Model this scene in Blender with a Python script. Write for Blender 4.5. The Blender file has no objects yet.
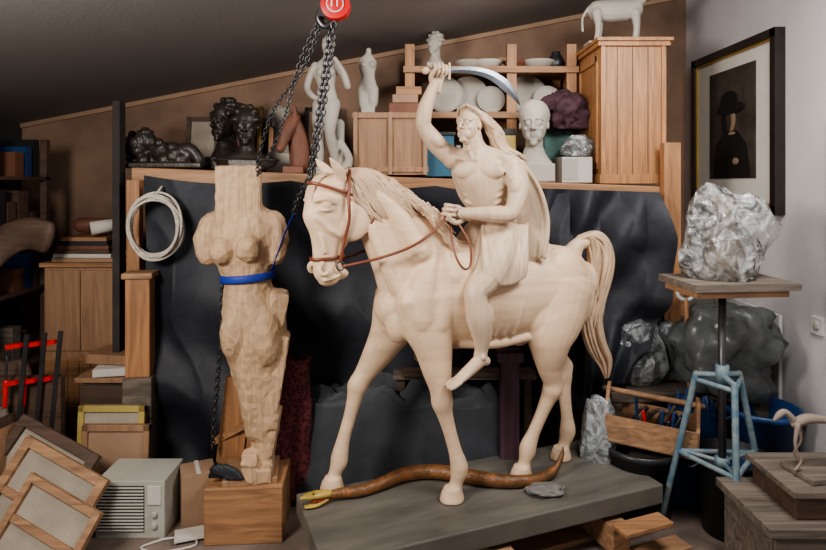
import bpy, math, random
from mathutils import Vector, Matrix, Euler, noise
random.seed(7)
V=Vector
sc=bpy.context.scene
R=math.radians

# ---------------------------------------------------------------- materials
def mat(name,col,rough=.6,metal=0,var=.18,scale=6,bump=.15,bscale=60,kind='noise',axis='Z',col2=None,spec=.5,stretch=None):
    m=bpy.data.materials.new(name); m.use_nodes=True
    nt=m.node_tree; n=nt.nodes; l=nt.links; b=n['Principled BSDF']
    tc=n.new('ShaderNodeTexCoord'); mp=n.new('ShaderNodeMapping'); l.new(tc.outputs['Object'],mp.inputs[0])
    a=[max(0,c*(1-var)) for c in col]; c2=[min(1,c*(1+var)) for c in col]
    if col2: a=list(col2); c2=list(col)
    ramp=n.new('ShaderNodeValToRGB'); ramp.color_ramp.elements[0].color=(*a,1); ramp.color_ramp.elements[1].color=(*c2,1)
    ramp.color_ramp.elements[0].position=.3; ramp.color_ramp.elements[1].position=.7
    if kind=='wood':
        st={'X':(1,14,14),'Y':(14,1,14),'Z':(14,14,1)}[axis]
        mp.inputs['Scale'].default_value=[s*scale/6 for s in st]
        t=n.new('ShaderNodeTexNoise'); t.inputs['Scale'].default_value=2.2; t.inputs['Detail'].default_value=6; t.inputs['Distortion'].default_value=1.2
        l.new(mp.outputs[0],t.inputs['Vector']); src=t.outputs['Fac']
    elif kind=='check':
        t=n.new('ShaderNodeTexVoronoi'); t.inputs['Scale'].default_value=scale; l.new(mp.outputs[0],t.inputs['Vector']); src=t.outputs['Distance']
    else:
        if stretch: mp.inputs['Scale'].default_value=stretch
        t=n.new('ShaderNodeTexNoise'); t.inputs['Scale'].default_value=scale; t.inputs['Detail'].default_value=7; t.inputs['Roughness'].default_value=.6
        l.new(mp.outputs[0],t.inputs['Vector']); src=t.outputs['Fac']
    l.new(src,ramp.inputs[0]); l.new(ramp.outputs[0],b.inputs['Base Color'])
    b.inputs['Roughness'].default_value=rough; b.inputs['Metallic'].default_value=metal
    b.inputs['Specular IOR Level'].default_value=spec
    if bump>0:
        t2=n.new('ShaderNodeTexNoise'); t2.inputs['Scale'].default_value=bscale; t2.inputs['Detail'].default_value=4
        l.new(mp.outputs[0] if (kind=='wood' or stretch) else tc.outputs['Object'],t2.inputs['Vector'])
        bp=n.new('ShaderNodeBump'); bp.inputs['Strength'].default_value=bump; bp.inputs['Distance'].default_value=.01
        l.new(t2.outputs['Fac'],bp.inputs['Height']); l.new(bp.outputs[0],b.inputs['Normal'])
    return m
def plastic(name,col,lo,hi,rough=.12,scale=11):
    """thin crinkled translucent film: transparent where flat, milky on the creases"""
    m=bpy.data.materials.new(name); m.use_nodes=True
    nt=m.node_tree; n=nt.nodes; l=nt.links; b=n['Principled BSDF']; out=n['Material Output']
    b.inputs['Base Color'].default_value=(*col,1); b.inputs['Roughness'].default_value=rough; b.inputs['Specular IOR Level'].default_value=.9
    tc=n.new('ShaderNodeTexCoord')
    t=n.new('ShaderNodeTexNoise'); t.inputs['Scale'].default_value=scale; t.inputs['Detail'].default_value=6; t.inputs['Distortion'].default_value=2.5
    l.new(tc.outputs['Object'],t.inputs['Vector'])
    mr=n.new('ShaderNodeMapRange'); mr.inputs['From Min'].default_value=.40; mr.inputs['From Max'].default_value=.68; mr.inputs['To Min'].default_value=lo; mr.inputs['To Max'].default_value=hi
    l.new(t.outputs['Fac'],mr.inputs['Value'])
    tr=n.new('ShaderNodeBsdfTransparent'); tr.inputs['Color'].default_value=(.94,.95,.95,1); mx=n.new('ShaderNodeMixShader'); gl=n.new('ShaderNodeBsdfGlossy'); gl.inputs['Roughness'].default_value=.10
    fr=n.new('ShaderNodeFresnel'); fr.inputs['IOR'].default_value=1.5; mx2=n.new('ShaderNodeMixShader')
    bp=n.new('ShaderNodeBump'); bp.inputs['Strength'].default_value=.8; bp.inputs['Distance'].default_value=.012; l.new(t.outputs['Fac'],bp.inputs['Height'])
    l.new(bp.outputs[0],b.inputs['Normal']); l.new(bp.outputs[0],gl.inputs['Normal']); l.new(bp.outputs[0],fr.inputs['Normal'])
    l.new(mr.outputs[0],mx.inputs[0]); l.new(tr.outputs[0],mx.inputs[1]); l.new(b.outputs[0],mx.inputs[2])
    l.new(fr.outputs[0],mx2.inputs[0]); l.new(mx.outputs[0],mx2.inputs[1]); l.new(gl.outputs[0],mx2.inputs[2]); l.new(mx2.outputs[0],out.inputs['Surface'])
    return m
M_horse=mat('cream_carved_lime',(.66,.475,.32),.52,var=.13,scale=3,bump=.10,kind='wood',axis='X',bscale=3)
M_mane=mat('cream_carved_hair',(.56,.40,.27),.6,var=.18,scale=9,bump=.1)
M_rider=mat('rider_carved_lime',(.56,.42,.30),.5,var=.14,scale=4,bump=.08,kind='wood',axis='Z',bscale=3)
M_plaster=mat('white_plaster',(.42,.385,.335),.7,var=.15,scale=5,bump=.2)
M_leather=mat('rein_leather',(.17,.05,.025),.42,var=.2)
M_steel=mat('blade_steel',(.22,.24,.27),.32,1,var=.1,bump=.05)
M_dsteel=mat('dark_steel',(.10,.10,.105),.4,.8,var=.2,bump=.1)
M_bronze=mat('dark_clay',(.035,.027,.022),.42,var=.3,bump=.4,bscale=25)
M_pine=mat('pine_v',(.34,.17,.08),.5,kind='wood',var=.3)
M_pinex=mat('pine_x',(.34,.18,.09),.5,kind='wood',axis='X',var=.32)
M_piney=mat('pine_y',(.30,.17,.09),.5,kind='wood',axis='Y',var=.3)
M_cab=mat('cabinet_pine',(.38,.185,.08),.42,kind='wood',var=.32,scale=8)
M_ply=mat('plywood',(.31,.18,.105),.6,kind='wood',var=.22)
M_carve=mat('carved_limewood',(.46,.31,.19),.65,kind='wood',var=.22,scale=10,bump=.3)
M_dwood=mat('dark_wood',(.09,.055,.038),.6,kind='wood',axis='X',var=.35)
M_oldw=mat('old_grey_wood',(.16,.13,.105),.8,kind='wood',axis='X',var=.45,bump=.5)
M_tote=mat('worn_tote_wood',(.33,.19,.105),.6,kind='wood',axis='X',var=.38,bump=.3)
M_board=mat('platform_board',(.125,.115,.098),.5,var=.38,scale=3,bump=.4,bscale=9,stretch=(.6,3,1))
M_black=mat('black_cloth',(.018,.020,.028),.62,var=.35,bump=.3,bscale=22)
M_heap=mat('draped_grey_cloth',(.055,.060,.070),.7,var=.3,bump=.3,bscale=22)
M_blackg=mat('black_plastic',(.025,.025,.028),.35,var=.2)
M_rug=mat('red_rug',(.20,.05,.055),.9,kind='check',scale=60,col2=(.07,.02,.03))
M_purple=mat('purple_wood',(.10,.05,.07),.6,kind='wood',var=.3)
M_snake=mat('snake_skin',(.26,.11,.04),.3,var=.4,scale=22,bump=.4,bscale=120,col2=(.08,.042,.018))
M_snakey=mat('snake_head_skin',(.42,.29,.07),.35,var=.3,scale=25)
M_mouth=mat('snake_mouth',(.40,.06,.04),.4)
M_stone=mat('stone',(.17,.16,.15),.7,var=.3,scale=20,bump=.4)
M_red=mat('red_paint',(.60,.02,.02),.35,var=.1,bump=0)
M_white=mat('white_paint',(.58,.58,.56),.5,var=.08)
M_blue=mat('blue_strap',(.012,.035,.28),.6,var=.15)
M_tub=mat('blue_tub',(.02,.06,.17),.35,var=.2)
M_lblue=mat('worn_blue_paint',(.06,.15,.22),.5,var=.2,scale=25,col2=(.26,.29,.28))
M_bag=plastic('clear_plastic',(.82,.84,.84),.04,.50)
M_bag2=plastic('clear_bag_plastic',(.62,.66,.67),.18,.7)
M_bagg=mat('grey_plastic',(.10,.11,.11),.30,var=.4,scale=9,bump=.3,bscale=18)
M_clay=mat('wrapped_clay',(.27,.22,.18),.8,var=.2)
M_rope=mat('rope',(.52,.47,.40),.8,var=.2,scale=60,bump=.4,bscale=200)
M_box=mat('cardboard',(.33,.21,.135),.8,var=.1)
M_beige=mat('beige_plastic',(.40,.39,.34),.5,var=.08)
M_dark=mat('grille_dark',(.02,.02,.02),.6)
M_canvas=mat('canvas',(.36,.31,.25),.85,var=.18,bump=.3,bscale=200)
M_paper=mat('paper',(.55,.51,.46),.8,var=.08)
M_mat=mat('picture_mount',(.62,.59,.53),.8,var=.04)
M_sepia=mat('sepia_print',(.055,.043,.032),.7,var=.6,scale=5)
M_ink=mat('print_ink',(.010,.008,.007),.7)
M_skinink=mat('print_face',(.30,.20,.135),.7)
M_frame=mat('black_frame',(.025,.02,.018),.3,var=.2)
M_gold=mat('gilt',(.45,.30,.10),.4,.6,var=.15)
M_maroon=mat('maroon_cloth',(.06,.025,.035),.8,var=.4)
M_green=mat('green_cloth',(.09,.17,.15),.8,var=.4)
M_teal=mat('teal_box',(.025,.10,.16),.6,var=.15)
M_horser=mat('terracotta',(.17,.07,.042),.6,var=.3)
M_yellow=mat('yellow_label',(.42,.32,.10),.6)
M_wall=mat('wall_plaster',(.54,.51,.51),.85,var=.10,scale=1.5,bump=.15,bscale=15)
M_wallb=mat('wall_brown',(.23,.145,.10),.85,var=.4,scale=1.6,bump=.2,bscale=15)
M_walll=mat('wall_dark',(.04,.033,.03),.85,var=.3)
M_ceil=mat('ceiling_grey',(.28,.265,.26),.8,var=.08,scale=1)
M_floor=mat('floor_concrete',(.19,.145,.12),.75,var=.35,scale=5,bump=.3,bscale=25)

# ---------------------------------------------------------------- geometry builder
def cr(P,sub):
    P=[tuple(p) for p in P]
    if len(P)<3 or sub<=1:
        if len(P)==2 and sub>1:
            return [tuple(a+(b-a)*k/sub for a,b in zip(P[0],P[1])) for k in range(sub+1)]
        return P
    out=[]
    for i in range(len(P)-1):
        p0=P[max(i-1,0)];p1=P[i];p2=P[i+1];p3=P[min(i+2,len(P)-1)]
        for k in range(sub):
            t=k/sub
            out.append(tuple(.5*((2*b)+(-a+c)*t+(2*a-5*b+4*c-d)*t*t+(-a+3*b-3*c+d)*t**3) for a,b,c,d in zip(p0,p1,p2,p3)))
    out.append(P[-1]); return out

class MB:
    def __init__(s): s.v=[];s.f=[];s.mi=[];s.sm=[];s.mats=[];s.M=Matrix.Identity(4)
    def idx(s,m):
        if m not in s.mats: s.mats.append(m)
        return s.mats.index(m)
    def add(s,vs,fs,m,smooth=True):
        o=len(s.v); s.v+=[s.M@V(v) for v in vs]; i=s.idx(m)
        for f in fs: s.f.append([o+k for k in f]); s.mi.append(i); s.sm.append(smooth)
    def box(s,size,loc,m,rot=(0,0,0)):
        mt=Matrix.Translation(loc)@Euler([R(a) for a in rot]).to_matrix().to_4x4()
        x,y,z=[a/2 for a in size]
        vs=[mt@V(p) for p in [(-x,-y,-z),(x,-y,-z),(x,y,-z),(-x,y,-z),(-x,-y,z),(x,-y,z),(x,y,z),(-x,y,z)]]
        s.add(vs,[(0,3,2,1),(4,5,6,7),(0,1,5,4),(1,2,6,5),(2,3,7,6),(3,0,4,7)],m,False)
    def bx(s,x0,x1,y0,y1,z0,z1,m): s.box((x1-x0,y1-y0,z1-z0),((x0+x1)/2,(y0+y1)/2,(z0+z1)/2),m)
    def beam(s,p0,p1,w,h,m,up=(0,0,1)):
        p0=V(p0);p1=V(p1);d=p1-p0;L=d.length;d.normalize();u=V(up)
        if abs(d.dot(u))>.98:u=V((0,1,0))
        a=d.cross(u).normalized();b=a.cross(d)
        vs=[]
        for e in (p0,p1):
            for i,j in ((-1,-1),(1,-1),(1,1),(-1,1)): vs.append(e+a*i*w/2+b*j*h/2)
        s.add(vs,[(0,1,2,3)[::-1],(4,5,6,7),(0,1,5,4),(1,2,6,5),(2,3,7,6),(3,0,4,7)],m,False)
    def tube(s,P,m,side=(0,1,0),n=12,sub=4,cap=True,smooth=True):
        Q=[]
        for p in P:
            p=tuple(p)
            if len(p)==4:p=p+(p[3],)
            Q.append(p)
        Q=cr(Q,sub); pts=[V(q[:3]) for q in Q]
        N=len(Q); rings=[]; side=V(side); lastS=None
        for i in range(N):
            T=(pts[min(i+1,N-1)]-pts[max(i-1,0)])
            if T.length<1e-9:T=V((0,0,1))
            T.normalize()
            S=side-T*side.dot(T)
            if S.length<.15:
                S=(lastS-T*lastS.dot(T)) if lastS is not None else T.orthogonal()
            S.normalize()
            if lastS is not None and S.dot(lastS)<0:S=-S
            lastS=S; Nn=T.cross(S); rings.append((pts[i],S,Nn,abs(Q[i][3]),abs(Q[i][4]),T))
        full=[]
        if cap:
            c,S,Nn,a,b,T=rings[0]; rr=min(a,b)
            for ph in (80,55,28): k=math.cos(R(ph)); full.append((c-T*rr*math.sin(R(ph)),S,Nn,a*k,b*k,T))
        full+=rings
        if cap:
            c,S,Nn,a,b,T=rings[-1]; rr=min(a,b)
            for ph in (28,55,80): k=math.cos(R(ph)); full.append((c+T*rr*math.sin(R(ph)),S,Nn,a*k,b*k,T))
        vs=[];fs=[]
        for c,S,Nn,a,b,T in full:
            for j in range(n):
                an=2*math.pi*j/n; vs.append(c+S*a*math.cos(an)+Nn*b*math.sin(an))
        for i in range(len(full)-1):
            for j in range(n):
                k=(j+1)%n; fs.append((i*n+j,i*n+k,(i+1)*n+k,(i+1)*n+j))
        fs.append(tuple(range(n))[::-1]); o=(len(full)-1)*n; fs.append(tuple(o+j for j in range(n)))
        s.add(vs,fs,m,smooth)
    def cyl(s,p0,p1,r0,r1,m,n=20):
        s.tube([(*p0,r0),(*p1,r1)],m,side=(1,.01,.02) if abs((V(p1)-V(p0)).normalized().x)<.9 else (0,1,0),n=n,sub=1,cap=False)
    def ell(s,c,r,m,rot=(0,0,0),n=20):
        if not hasattr(r,'__len__'):r=(r,r,r)
        mt=Matrix.Translation(c)@Euler([R(a) for a in rot]).to_matrix().to_4x4()
        vs=[];fs=[];h=n//2
        for i in range(h+1):
            ph=math.pi*i/h
            for j in range(n):
                th=2*math.pi*j/n
                vs.append(mt@V((r[0]*math.sin(ph)*math.cos(th),r[1]*math.sin(ph)*math.sin(th),r[2]*math.cos(ph))))
        for i in range(h):
            for j in range(n):
                k=(j+1)%n; fs.append((i*n+j,(i+1)*n+j,(i+1)*n+k,i*n+k))
        s.add(vs,fs,m,True)
    def lathe(s,prof,c,m,n=28):
        vs=[];fs=[]
        for r,z in prof:
            for j in range(n): an=2*math.pi*j/n; vs.append((c[0]+r*math.cos(an),c[1]+r*math.sin(an),c[2]+z))
        for i in range(len(prof)-1):
            for j in range(n): k=(j+1)%n; fs.append((i*n+j,i*n+k,(i+1)*n+k,(i+1)*n+j))
        s.add(vs,fs,m,True)
    def grid(s,fn,nu,nv,m):
        vs=[fn(i/nu,j/nv) for j in range(nv+1) for i in range(nu+1)]
        fs=[(j*(nu+1)+i,j*(nu+1)+i+1,(j+1)*(nu+1)+i+1,(j+1)*(nu+1)+i) for j in range(nv) for i in range(nu)]
        s.add(vs,fs,m,True)
    def poly(s,pts,th,ax,m):
        n=len(pts);a=V(ax)*th
        vs=[V(p) for p in pts]+[V(p)+a for p in pts]
        fs=[tuple(range(n))[::-1],tuple(range(n,2*n))]+[(i,(i+1)%n,n+(i+1)%n,n+i) for i in range(n)]
        s.add(vs,fs,m,False)
    def build(s,name,loc=None,rotz=0,parent=None,remesh=0,smooth=0,bevel=0,dec=0,recenter=True,disp=0,flat=False,dscale=.055):
        vs=s.v
        if parent is not None:
            off=V(parent.location) if parent.get('rc') else V((0,0,0))
            vs=[v-off for v in vs]; L=V((0,0,0))
        elif loc is None and recenter:
            xs=[v.x for v in vs];ys=[v.y for v in vs];zs=[v.z for v in vs]
            L=V(((min(xs)+max(xs))/2,(min(ys)+max(ys))/2,min(zs))); vs=[v-L for v in vs]
        else: L=V(loc or (0,0,0))
        me=bpy.data.meshes.new(name); me.from_pydata([tuple(v) for v in vs],[],s.f)
        for m in s.mats: me.materials.append(m)
        me.polygons.foreach_set('material_index',s.mi); me.polygons.foreach_set('use_smooth',[False]*len(s.sm) if (flat and not remesh) else s.sm)
        me.update()
        o=bpy.data.objects.new(name,me); sc.collection.objects.link(o); o.location=L; o.rotation_euler=(0,0,rotz)
        if parent is not None:o.parent=parent
        if loc is None and recenter and parent is None:o['rc']=1
        if remesh:
            md=o.modifiers.new('r','REMESH');md.mode='VOXEL';md.voxel_size=remesh;md.use_smooth_shade=not flat
        if smooth:
            md=o.modifiers.new('s','SMOOTH');md.factor=.5;md.iterations=smooth
        if disp:
            tx=bpy.data.textures.new(name+'_tx','VORONOI'); tx.noise_scale=dscale; tx.distance_metric='DISTANCE'; tx.noise_intensity=1.2
            md=o.modifiers.new('di','DISPLACE');md.texture=tx;md.strength=disp;md.mid_level=.5;md.texture_coords='LOCAL'
        if dec:
            md=o.modifiers.new('d','DECIMATE');md.ratio=dec
        if bevel:
            md=o.modifiers.new('b','BEVEL');md.width=bevel;md.segments=2;md.limit_method='ANGLE'
        return o

def basis(o,x,y,scale=1):
    x=V(x).normalized();y=V(y);y=(y-x*y.dot(x)).normalized();z=x.cross(y)
    m=Matrix((x,y,z)).transposed().to_4x4()
    return Matrix.Translation(o)@m@Matrix.Scale(scale,4)

def head(b,m,o,fwd,H,up=(0,0,1),neck=.75,hair=None,male=False):
    """head of chin-to-crown height H looking along fwd"""
    x=V(fwd).normalized();u=V(up); y=u.cross(x).normalized()
    b.M=basis(o,x,y,H)
    b.ell((-.08,0,.14),(.39,.31,.355),m); b.ell((.06,0,-.06),(.285,.265,.37),m)
    b.tube([(.06,0,-.10,.235,.26),(.09,0,-.24,.205,.24),(.13,0,-.36,.145,.18),(.16,0,-.42,.10,.14)],m,side=(0,1,0),n=20)
    b.ell((.275,0,-.425),(.065,.080 if not male else .10,.065),m)
    b.tube([(.335,0,.075,.032),(.395,0,-.03,.032),(.45,0,-.125,.040)],m,n=8)
    bw=.036 if male else .024
    for q in (-1,1):
        b.ell((.375,q*.042,-.135),(.045,.032,.030),m); b.ell((.295,q*.112,-.003),(.052,.068,.040),m)
        b.ell((.205,q*.150,-.12),(.10,.075,.07),m); b.ell((.20,q*.09,-.26),(.13,.10,.13),m); b.ell((-.02,q*.298,-.03),(.06,.026,.09),m)
        b.tube([(.350,q*.03,.075,bw),(.345,q*.11,.098,bw),(.265,q*.205,.065,bw)],m,n=8)
        b.tube([(.325,q*.055,.018,.010),(.343,q*.112,.036,.012),(.300,q*.172,.008,.010)],m,n=6)
        b.tube([(.325,q*.055,-.028,.009),(.336,q*.115,-.040,.010),(.298,q*.17,-.023,.009)],m,n=6)
    b.tube([(.315,-.070,-.248,.014),(.354,-.03,-.232,.020),(.354,.03,-.232,.020),(.315,.070,-.248,.014)],m,n=8)
    b.tube([(.312,-.055,-.276,.016),(.341,0,-.288,.025),(.312,.055,-.276,.016)],m,n=8)
    b.ell((.27,0,-.35),(.065,.09,.06),m)
    if neck: b.tube([(-.08,0,-.15,.19),(-.10,0,-.45,.19),(-.14,0,-neck,.22)],m,n=14)
    if hair=='cap':
        for i in range(26):
            a=R(-125+250*i/25)+math.pi
            for e in (.05,.5,.95):
                el=e*1.35
                c=(-.08+.40*math.cos(a)*math.cos(el),.32*math.sin(a)*math.cos(el),.14+.37*math.sin(el))
                b.ell(c,random.uniform(.07,.10),m,n=10)
    if hair=='bun':
        b.ell((-.12,0,.2),(.41,.34,.36),m); b.ell((-.5,0,.1),(.16,.18,.17),m)
    b.M=Matrix.Identity(4)

def fist(b,m,o,grip,direc,sc_,mirror=1):
    b.M=basis(o,grip,direc,sc_)@Matrix.Scale(mirror,4,(1,0,0))
    b.ell((0,-.022,-.024),(.044,.048,.02),m)
    b.tube([(0,-.095,-.018,.028,.024),(0,-.05,-.022,.036,.022)],m,side=(1,0,0))
    for i,(x,l) in enumerate(((-.034,.95),(-.0115,1.05),(.0115,1.0),(.033,.85))):
        b.tube([(x,.008,-.028,.0108),(x,.034*l,-.016,.0108),(x,.042*l,.008,.0102),(x,.028*l,.029,.0095),(x,.002,.032,.009),(x,-.014,.018,.008)],m,side=(1,0,0),n=10)
    b.tube([(-.03,-.058,-.012,.014),(-.046,-.03,.008,.013),(-.040,.0,.030,.011),(-.018,.020,.044,.0095)],m,side=(1,0,0),n=10)
    b.M=Matrix.Identity(4)

def chain(b,m,P,L=.03,r=.0035,w=.009):
    pts=[V(p) for p in cr(P,6)] if len(P)>2 else [V(p) for p in P]
    seg=[(pts[i+1]-pts[i]).length for i in range(len(pts)-1)];tot=sum(seg)
    n=max(2,int(tot/(L*.72)))
    def at(d):
        for i,s in enumerate(seg):
            if d<=s or i==len(seg)-1: return pts[i]+(pts[i+1]-pts[i])*(d/s),(pts[i+1]-pts[i]).normalized()
            d-=s
    for i in range(n):
        c,T=at(tot*(i+.5)/n); A=T.cross(V((0,1,.1))).normalized()
        if i%2:A=T.cross(A).normalized()
        Nn=T.cross(A)
        loop=[]
        for k in range(10):
            a=2*math.pi*k/10; loop.append(c+A*w*math.cos(a)+T*(L/2)*math.sin(a))
        vs=[];fs=[]
        for k in range(10):
            a=2*math.pi*k/10;o=(A*math.cos(a)+T*math.sin(a)).normalized()
            for j in range(5):
                q=2*math.pi*j/5; vs.append(loop[k]+o*r*math.cos(q)+Nn*r*math.sin(q))
        for k in range(10):
            for j in range(5): fs.append((k*5+j,k*5+(j+1)%5,((k+1)%10)*5+(j+1)%5,((k+1)%10)*5+j))
        b.add(vs,fs,m)

def bag(name,c,r,m,seed=0,amp=.18,knot=True,parent=None,peak=None,dec=.05,flat=True):
    """crumpled plastic: large soft lobes broken into creased facets"""
    b=MB(); vs=[];fs=[];n=110;h=80
    for i in range(h+1):
        ph=math.pi*i/h
        for j in range(n):
            th=2*math.pi*j/n
            d=V((math.sin(ph)*math.cos(th),math.sin(ph)*math.sin(th),math.cos(ph)))
            o=V((seed*3.1,seed,0)); q=d*1.2+o; w=V((noise.noise(q*1.7),noise.noise(q*1.7+V((9,0,0))),noise.noise(q*1.7+V((0,9,0)))))*.55
            q=q+w
            k=1+amp*(noise.noise(q)*1.5)+amp*.35*(abs(noise.noise(V((q.x*3,q.y*3,q.z*1.2))))*2-.5)+amp*.12*noise.noise(q*7)
            z=d.z
            if knot and z>.72: k*=1-(z-.72)*1.5
            if peak:
                for pd,ps in peak:
                    k+=ps*max(0,d.dot(V(pd).normalized()))**14
            p=V((d.x*r[0]*k,d.y*r[1]*k,z*r[2]*(k*.6+.4)))
            if p.z<-r[2]*.75:p.z=-r[2]*.75
            vs.append(p+V(c))
    for i in range(h):
        for j in range(n): k=(j+1)%n; fs.append((i*n+j,(i+1)*n+j,(i+1)*n+k,i*n+k))
    b.add(vs,fs,m)
    return b.build(name,parent=parent,dec=dec,flat=flat)

def heap(name,x0,x1,y0,y1,z0,z1,m,folds=14,flare=.06,seed=0,top=.03):
    cx,cy=(x0+x1)/2,(y0+y1)/2;hx,hy=(x1-x0)/2,(y1-y0)/2
    b=MB()
    def fn(u,v):
        a=2*math.pi*u; c,s_=math.cos(a),math.sin(a)
        k=1/max((abs(c)**5+abs(s_)**5)**(1/5),1e-6)
        nz=noise.noise(V((c*2+seed,s_*2,v*2))); n2=abs(noise.noise(V((c*4+seed,s_*4,v*3+nz))))
        if v<.4:
            t=v/.4; rr=t; z=z1+top*noise.noise(V((c*t*3+seed,s_*t*3,1)))*2-(.04*t**6)+top*.6*abs(noise.noise(V((c*t*7,s_*t*7+seed,2))))
        else:
            t=(v-.4)/.6; rr=1+flare*t*(1+math.sin(a*folds+2*nz*2))+.05*nz*t+.06*n2*t
            z=(z1-.04)-(z1-.04-z0)*t
        return V((cx+c*k*hx*rr,cy+s_*k*hy*rr,z))
    b.grid(fn,220,80,m)
    return b.build(name)

# ================================================================= ROOM
XL,XR,YB,YF=-2.75,1.92,4.22,-1.2
def ceilz(x): return 2.0+.196*(x+2.716)
b=MB(); b.bx(XL-.1,XR+.1,YF,YB+.1,-.1,0,M_floor); b.build('floor')
b=MB(); b.poly([(XL,YB,-.0),(XR,YB,0),(XR,YB,ceilz(XR)),(XL,YB,ceilz(XL))],.1,(0,1,0),M_wallb); b.build('wall_back')
b=MB(); b.bx(XR,XR+.1,YF,YB+.1,0,ceilz(XR),M_wall); b.build('wall_right')
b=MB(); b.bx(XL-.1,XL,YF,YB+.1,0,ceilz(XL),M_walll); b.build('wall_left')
b=MB(); b.poly([(XL-.1,YF,ceilz(XL-.1)),(XR+.1,YF,ceilz(XR+.1)),(XR+.1,YF,ceilz(XR+.1)+.1),(XL-.1,YF,ceilz(XL-.1)+.1)],YB+.1-YF,(0,1,0),M_ceil); b.build('ceiling')
b=MB(); b.beam((XL,YB-.012,ceilz(XL)-.015),(XR,YB-.012,ceilz(XR)-.015),.02,.03,M_box); b.build('trim_1')
b=MB(); b.bx(XR-.015,XR,YF,YB,0,.09,M_white); b.build('baseboard_right')

# ================================================================= PLATFORM
ang=math.atan2(.366,.93); pc=(.304,2.622)
def rp(u,v,z): return (pc[0]+u*math.cos(ang)-v*math.sin(ang),pc[1]+u*math.sin(ang)+v*math.cos(ang),z)
b=MB(); b.box((1.53,.52,.085),(0,0,0),M_board)
plat=b.build('sculpture_platform',loc=(pc[0],pc[1],.2075),rotz=ang,bevel=.006)
b=MB()
for u in (-.6,-.05,.5): b.beam(rp(u,-.3,.085),rp(u,.3,.085),.09,.115,M_tote)
for v in (-.32,-.1,.12,.3): b.beam(rp(-.7,v,.012),rp(.82,v,.012),.10,.024,M_tote)
b.beam(rp(.45,-.34,.153),rp(.70,-.34,.153),.09,.018,M_pinex)
b.build('wooden_pallet',bevel=.003)

# ================================================================= HORSE
HL=(-.076,2.58,0); HR=math.atan2(.316,.949)
b=MB(); m=M_horse
def sag(L): return [(t,0,z,ra,rb) for t,z,ra,rb in L]
b.tube(sag([(.0,1.06,.095,.10),(.05,1.07,.135,.165),(.13,1.085,.155,.22),(.25,1.095,.168,.24),(.38,1.078,.176,.228),(.50,1.075,.176,.215),(.62,1.09,.164,.20),(.74,1.11,.158,.19),(.85,1.115,.14,.165),(.92,1.11,.09,.11)]),m,n=40,sub=6)
b.tube(sag([(.16,1.12,.13,.23),(.10,1.22,.108,.20),(.03,1.33,.086,.165),(-.05,1.44,.068,.135),(-.14,1.515,.058,.112),(-.22,1.55,.052,.088)]),m,n=32,sub=6)
hp=V((-.20,0,1.55)); hy=R(15)
def hd(t,y,z):
    t=t*1.0+(t+.20)*.10-.004
    d=V((t,y*1.05,z))-hp; c,s_=math.cos(hy),math.sin(hy)
    return V((hp.x+d.x*c-d.y*s_, d.x*s_+d.y*c, z))
headside=(-math.sin(hy),math.cos(hy),0)
HP=[(-.245,1.57,.052,.08),(-.272,1.52,.066,.108),(-.272,1.455,.066,.125),(-.275,1.39,.052,.102),(-.285,1.33,.042,.074),(-.292,1.275,.040,.060),(-.288,1.23,.046,.062),(-.283,1.205,.041,.052)]
b.tube([(*hd(t,0,z),ra,rb) for t,z,ra,rb in HP],m,side=headside,n=24,sub=4)
for q in (-1,1):
    b.ell(hd(-.215,q*.050,1.43),(.078,.028,.085),m)               # cheek disc
    b.ell(hd(-.322,q*.064,1.500),(.020,.015,.015),m)             # eye
    b.tube([(*hd(-.358,q*.050,1.518),.010),(*hd(-.325,q*.070,1.528),.013),(*hd(-.288,q*.066,1.508),.010)],m,n=8)
    b.tube([(*hd(-.348,q*.060,1.482),.005),(*hd(-.322,q*.071,1.477),.006),(*hd(-.296,q*.066,1.486),.005)],m,n=8)
    b.tube([(*hd(-.350,q*.043,1.45),.010),(*hd(-.300,q*.050,1.40),.011),(*hd(-.25,q*.05,1.37),.010)],m,n=8)
    b.tube([(*hd(-.330,q*.034,1.38),.010),(*hd(-.318,q*.040,1.31),.009)],m,n=8)
    b.tube([(*hd(-.325,q*.034,1.268),.010),(*hd(-.343,q*.044,1.248),.012),(*hd(-.332,q*.050,1.222),.011),(*hd(-.312,q*.050,1.228),.009)],m,n=8) # nostril rim
    b.tube([(*hd(-.315,q*.03,1.195),.008),(*hd(-.28,q*.047,1.205),.006),(*hd(-.255,q*.045,1.215),.005)],m,n=8)
    b.tube([(*hd(-.245,q*.035,1.60),.022,.016),(*hd(-.265,q*.052,1.635),.024,.013),(*hd(-.29,q*.062,1.665),.017,.009),(*hd(-.31,q*.064,1.69),.004,.004)],m,n=10,side=(1,0,0))
    b.tube([(.14,q*.06,1.28,.05),(.09,q*.100,1.15,.066),(.08,q*.106,1.02,.068)],m,n=20)
    b.tube([(.20,q*.07,1.26,.05),(.18,q*.110,1.12,.058),(.15,q*.120,1.0,.052)],m,n=20)
    b.ell((.0,q*.052,1.0),(.060,.053,.088),m)
    b.ell((.77,q*.083,1.12),(.13,.078,.18),m); b.ell((.65,q*.105,.99),(.085,.058,.12),m); b.ell((.87,q*.068,1.06),(.075,.066,.14),m)
    b.tube([(-.12,q*.046,1.40,.022),(-.07,q*.062,1.27,.027),(-.01,q*.066,1.14,.034)],m,n=10)
    b.tube([(-.10,q*.048,1.55,.03),(.0,q*.064,1.44,.042),(.08,q*.088,1.30,.054)],m,n=14)
    for j in range(5): b.tube([(.30+.05*j,q*.133,1.20,.010),(.32+.05*j,q*.166,1.06,.013),(.31+.045*j,q*.138,.93,.008)],m,n=8)
    b.tube([(.26,q*.10,.90,.02),(.42,q*.11,.888,.022),(.58,q*.11,.905,.02)],m,n=10)
b.ell(hd(-.245,0,1.212),(.045,.035,.026),m)
LG=1.05
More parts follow.
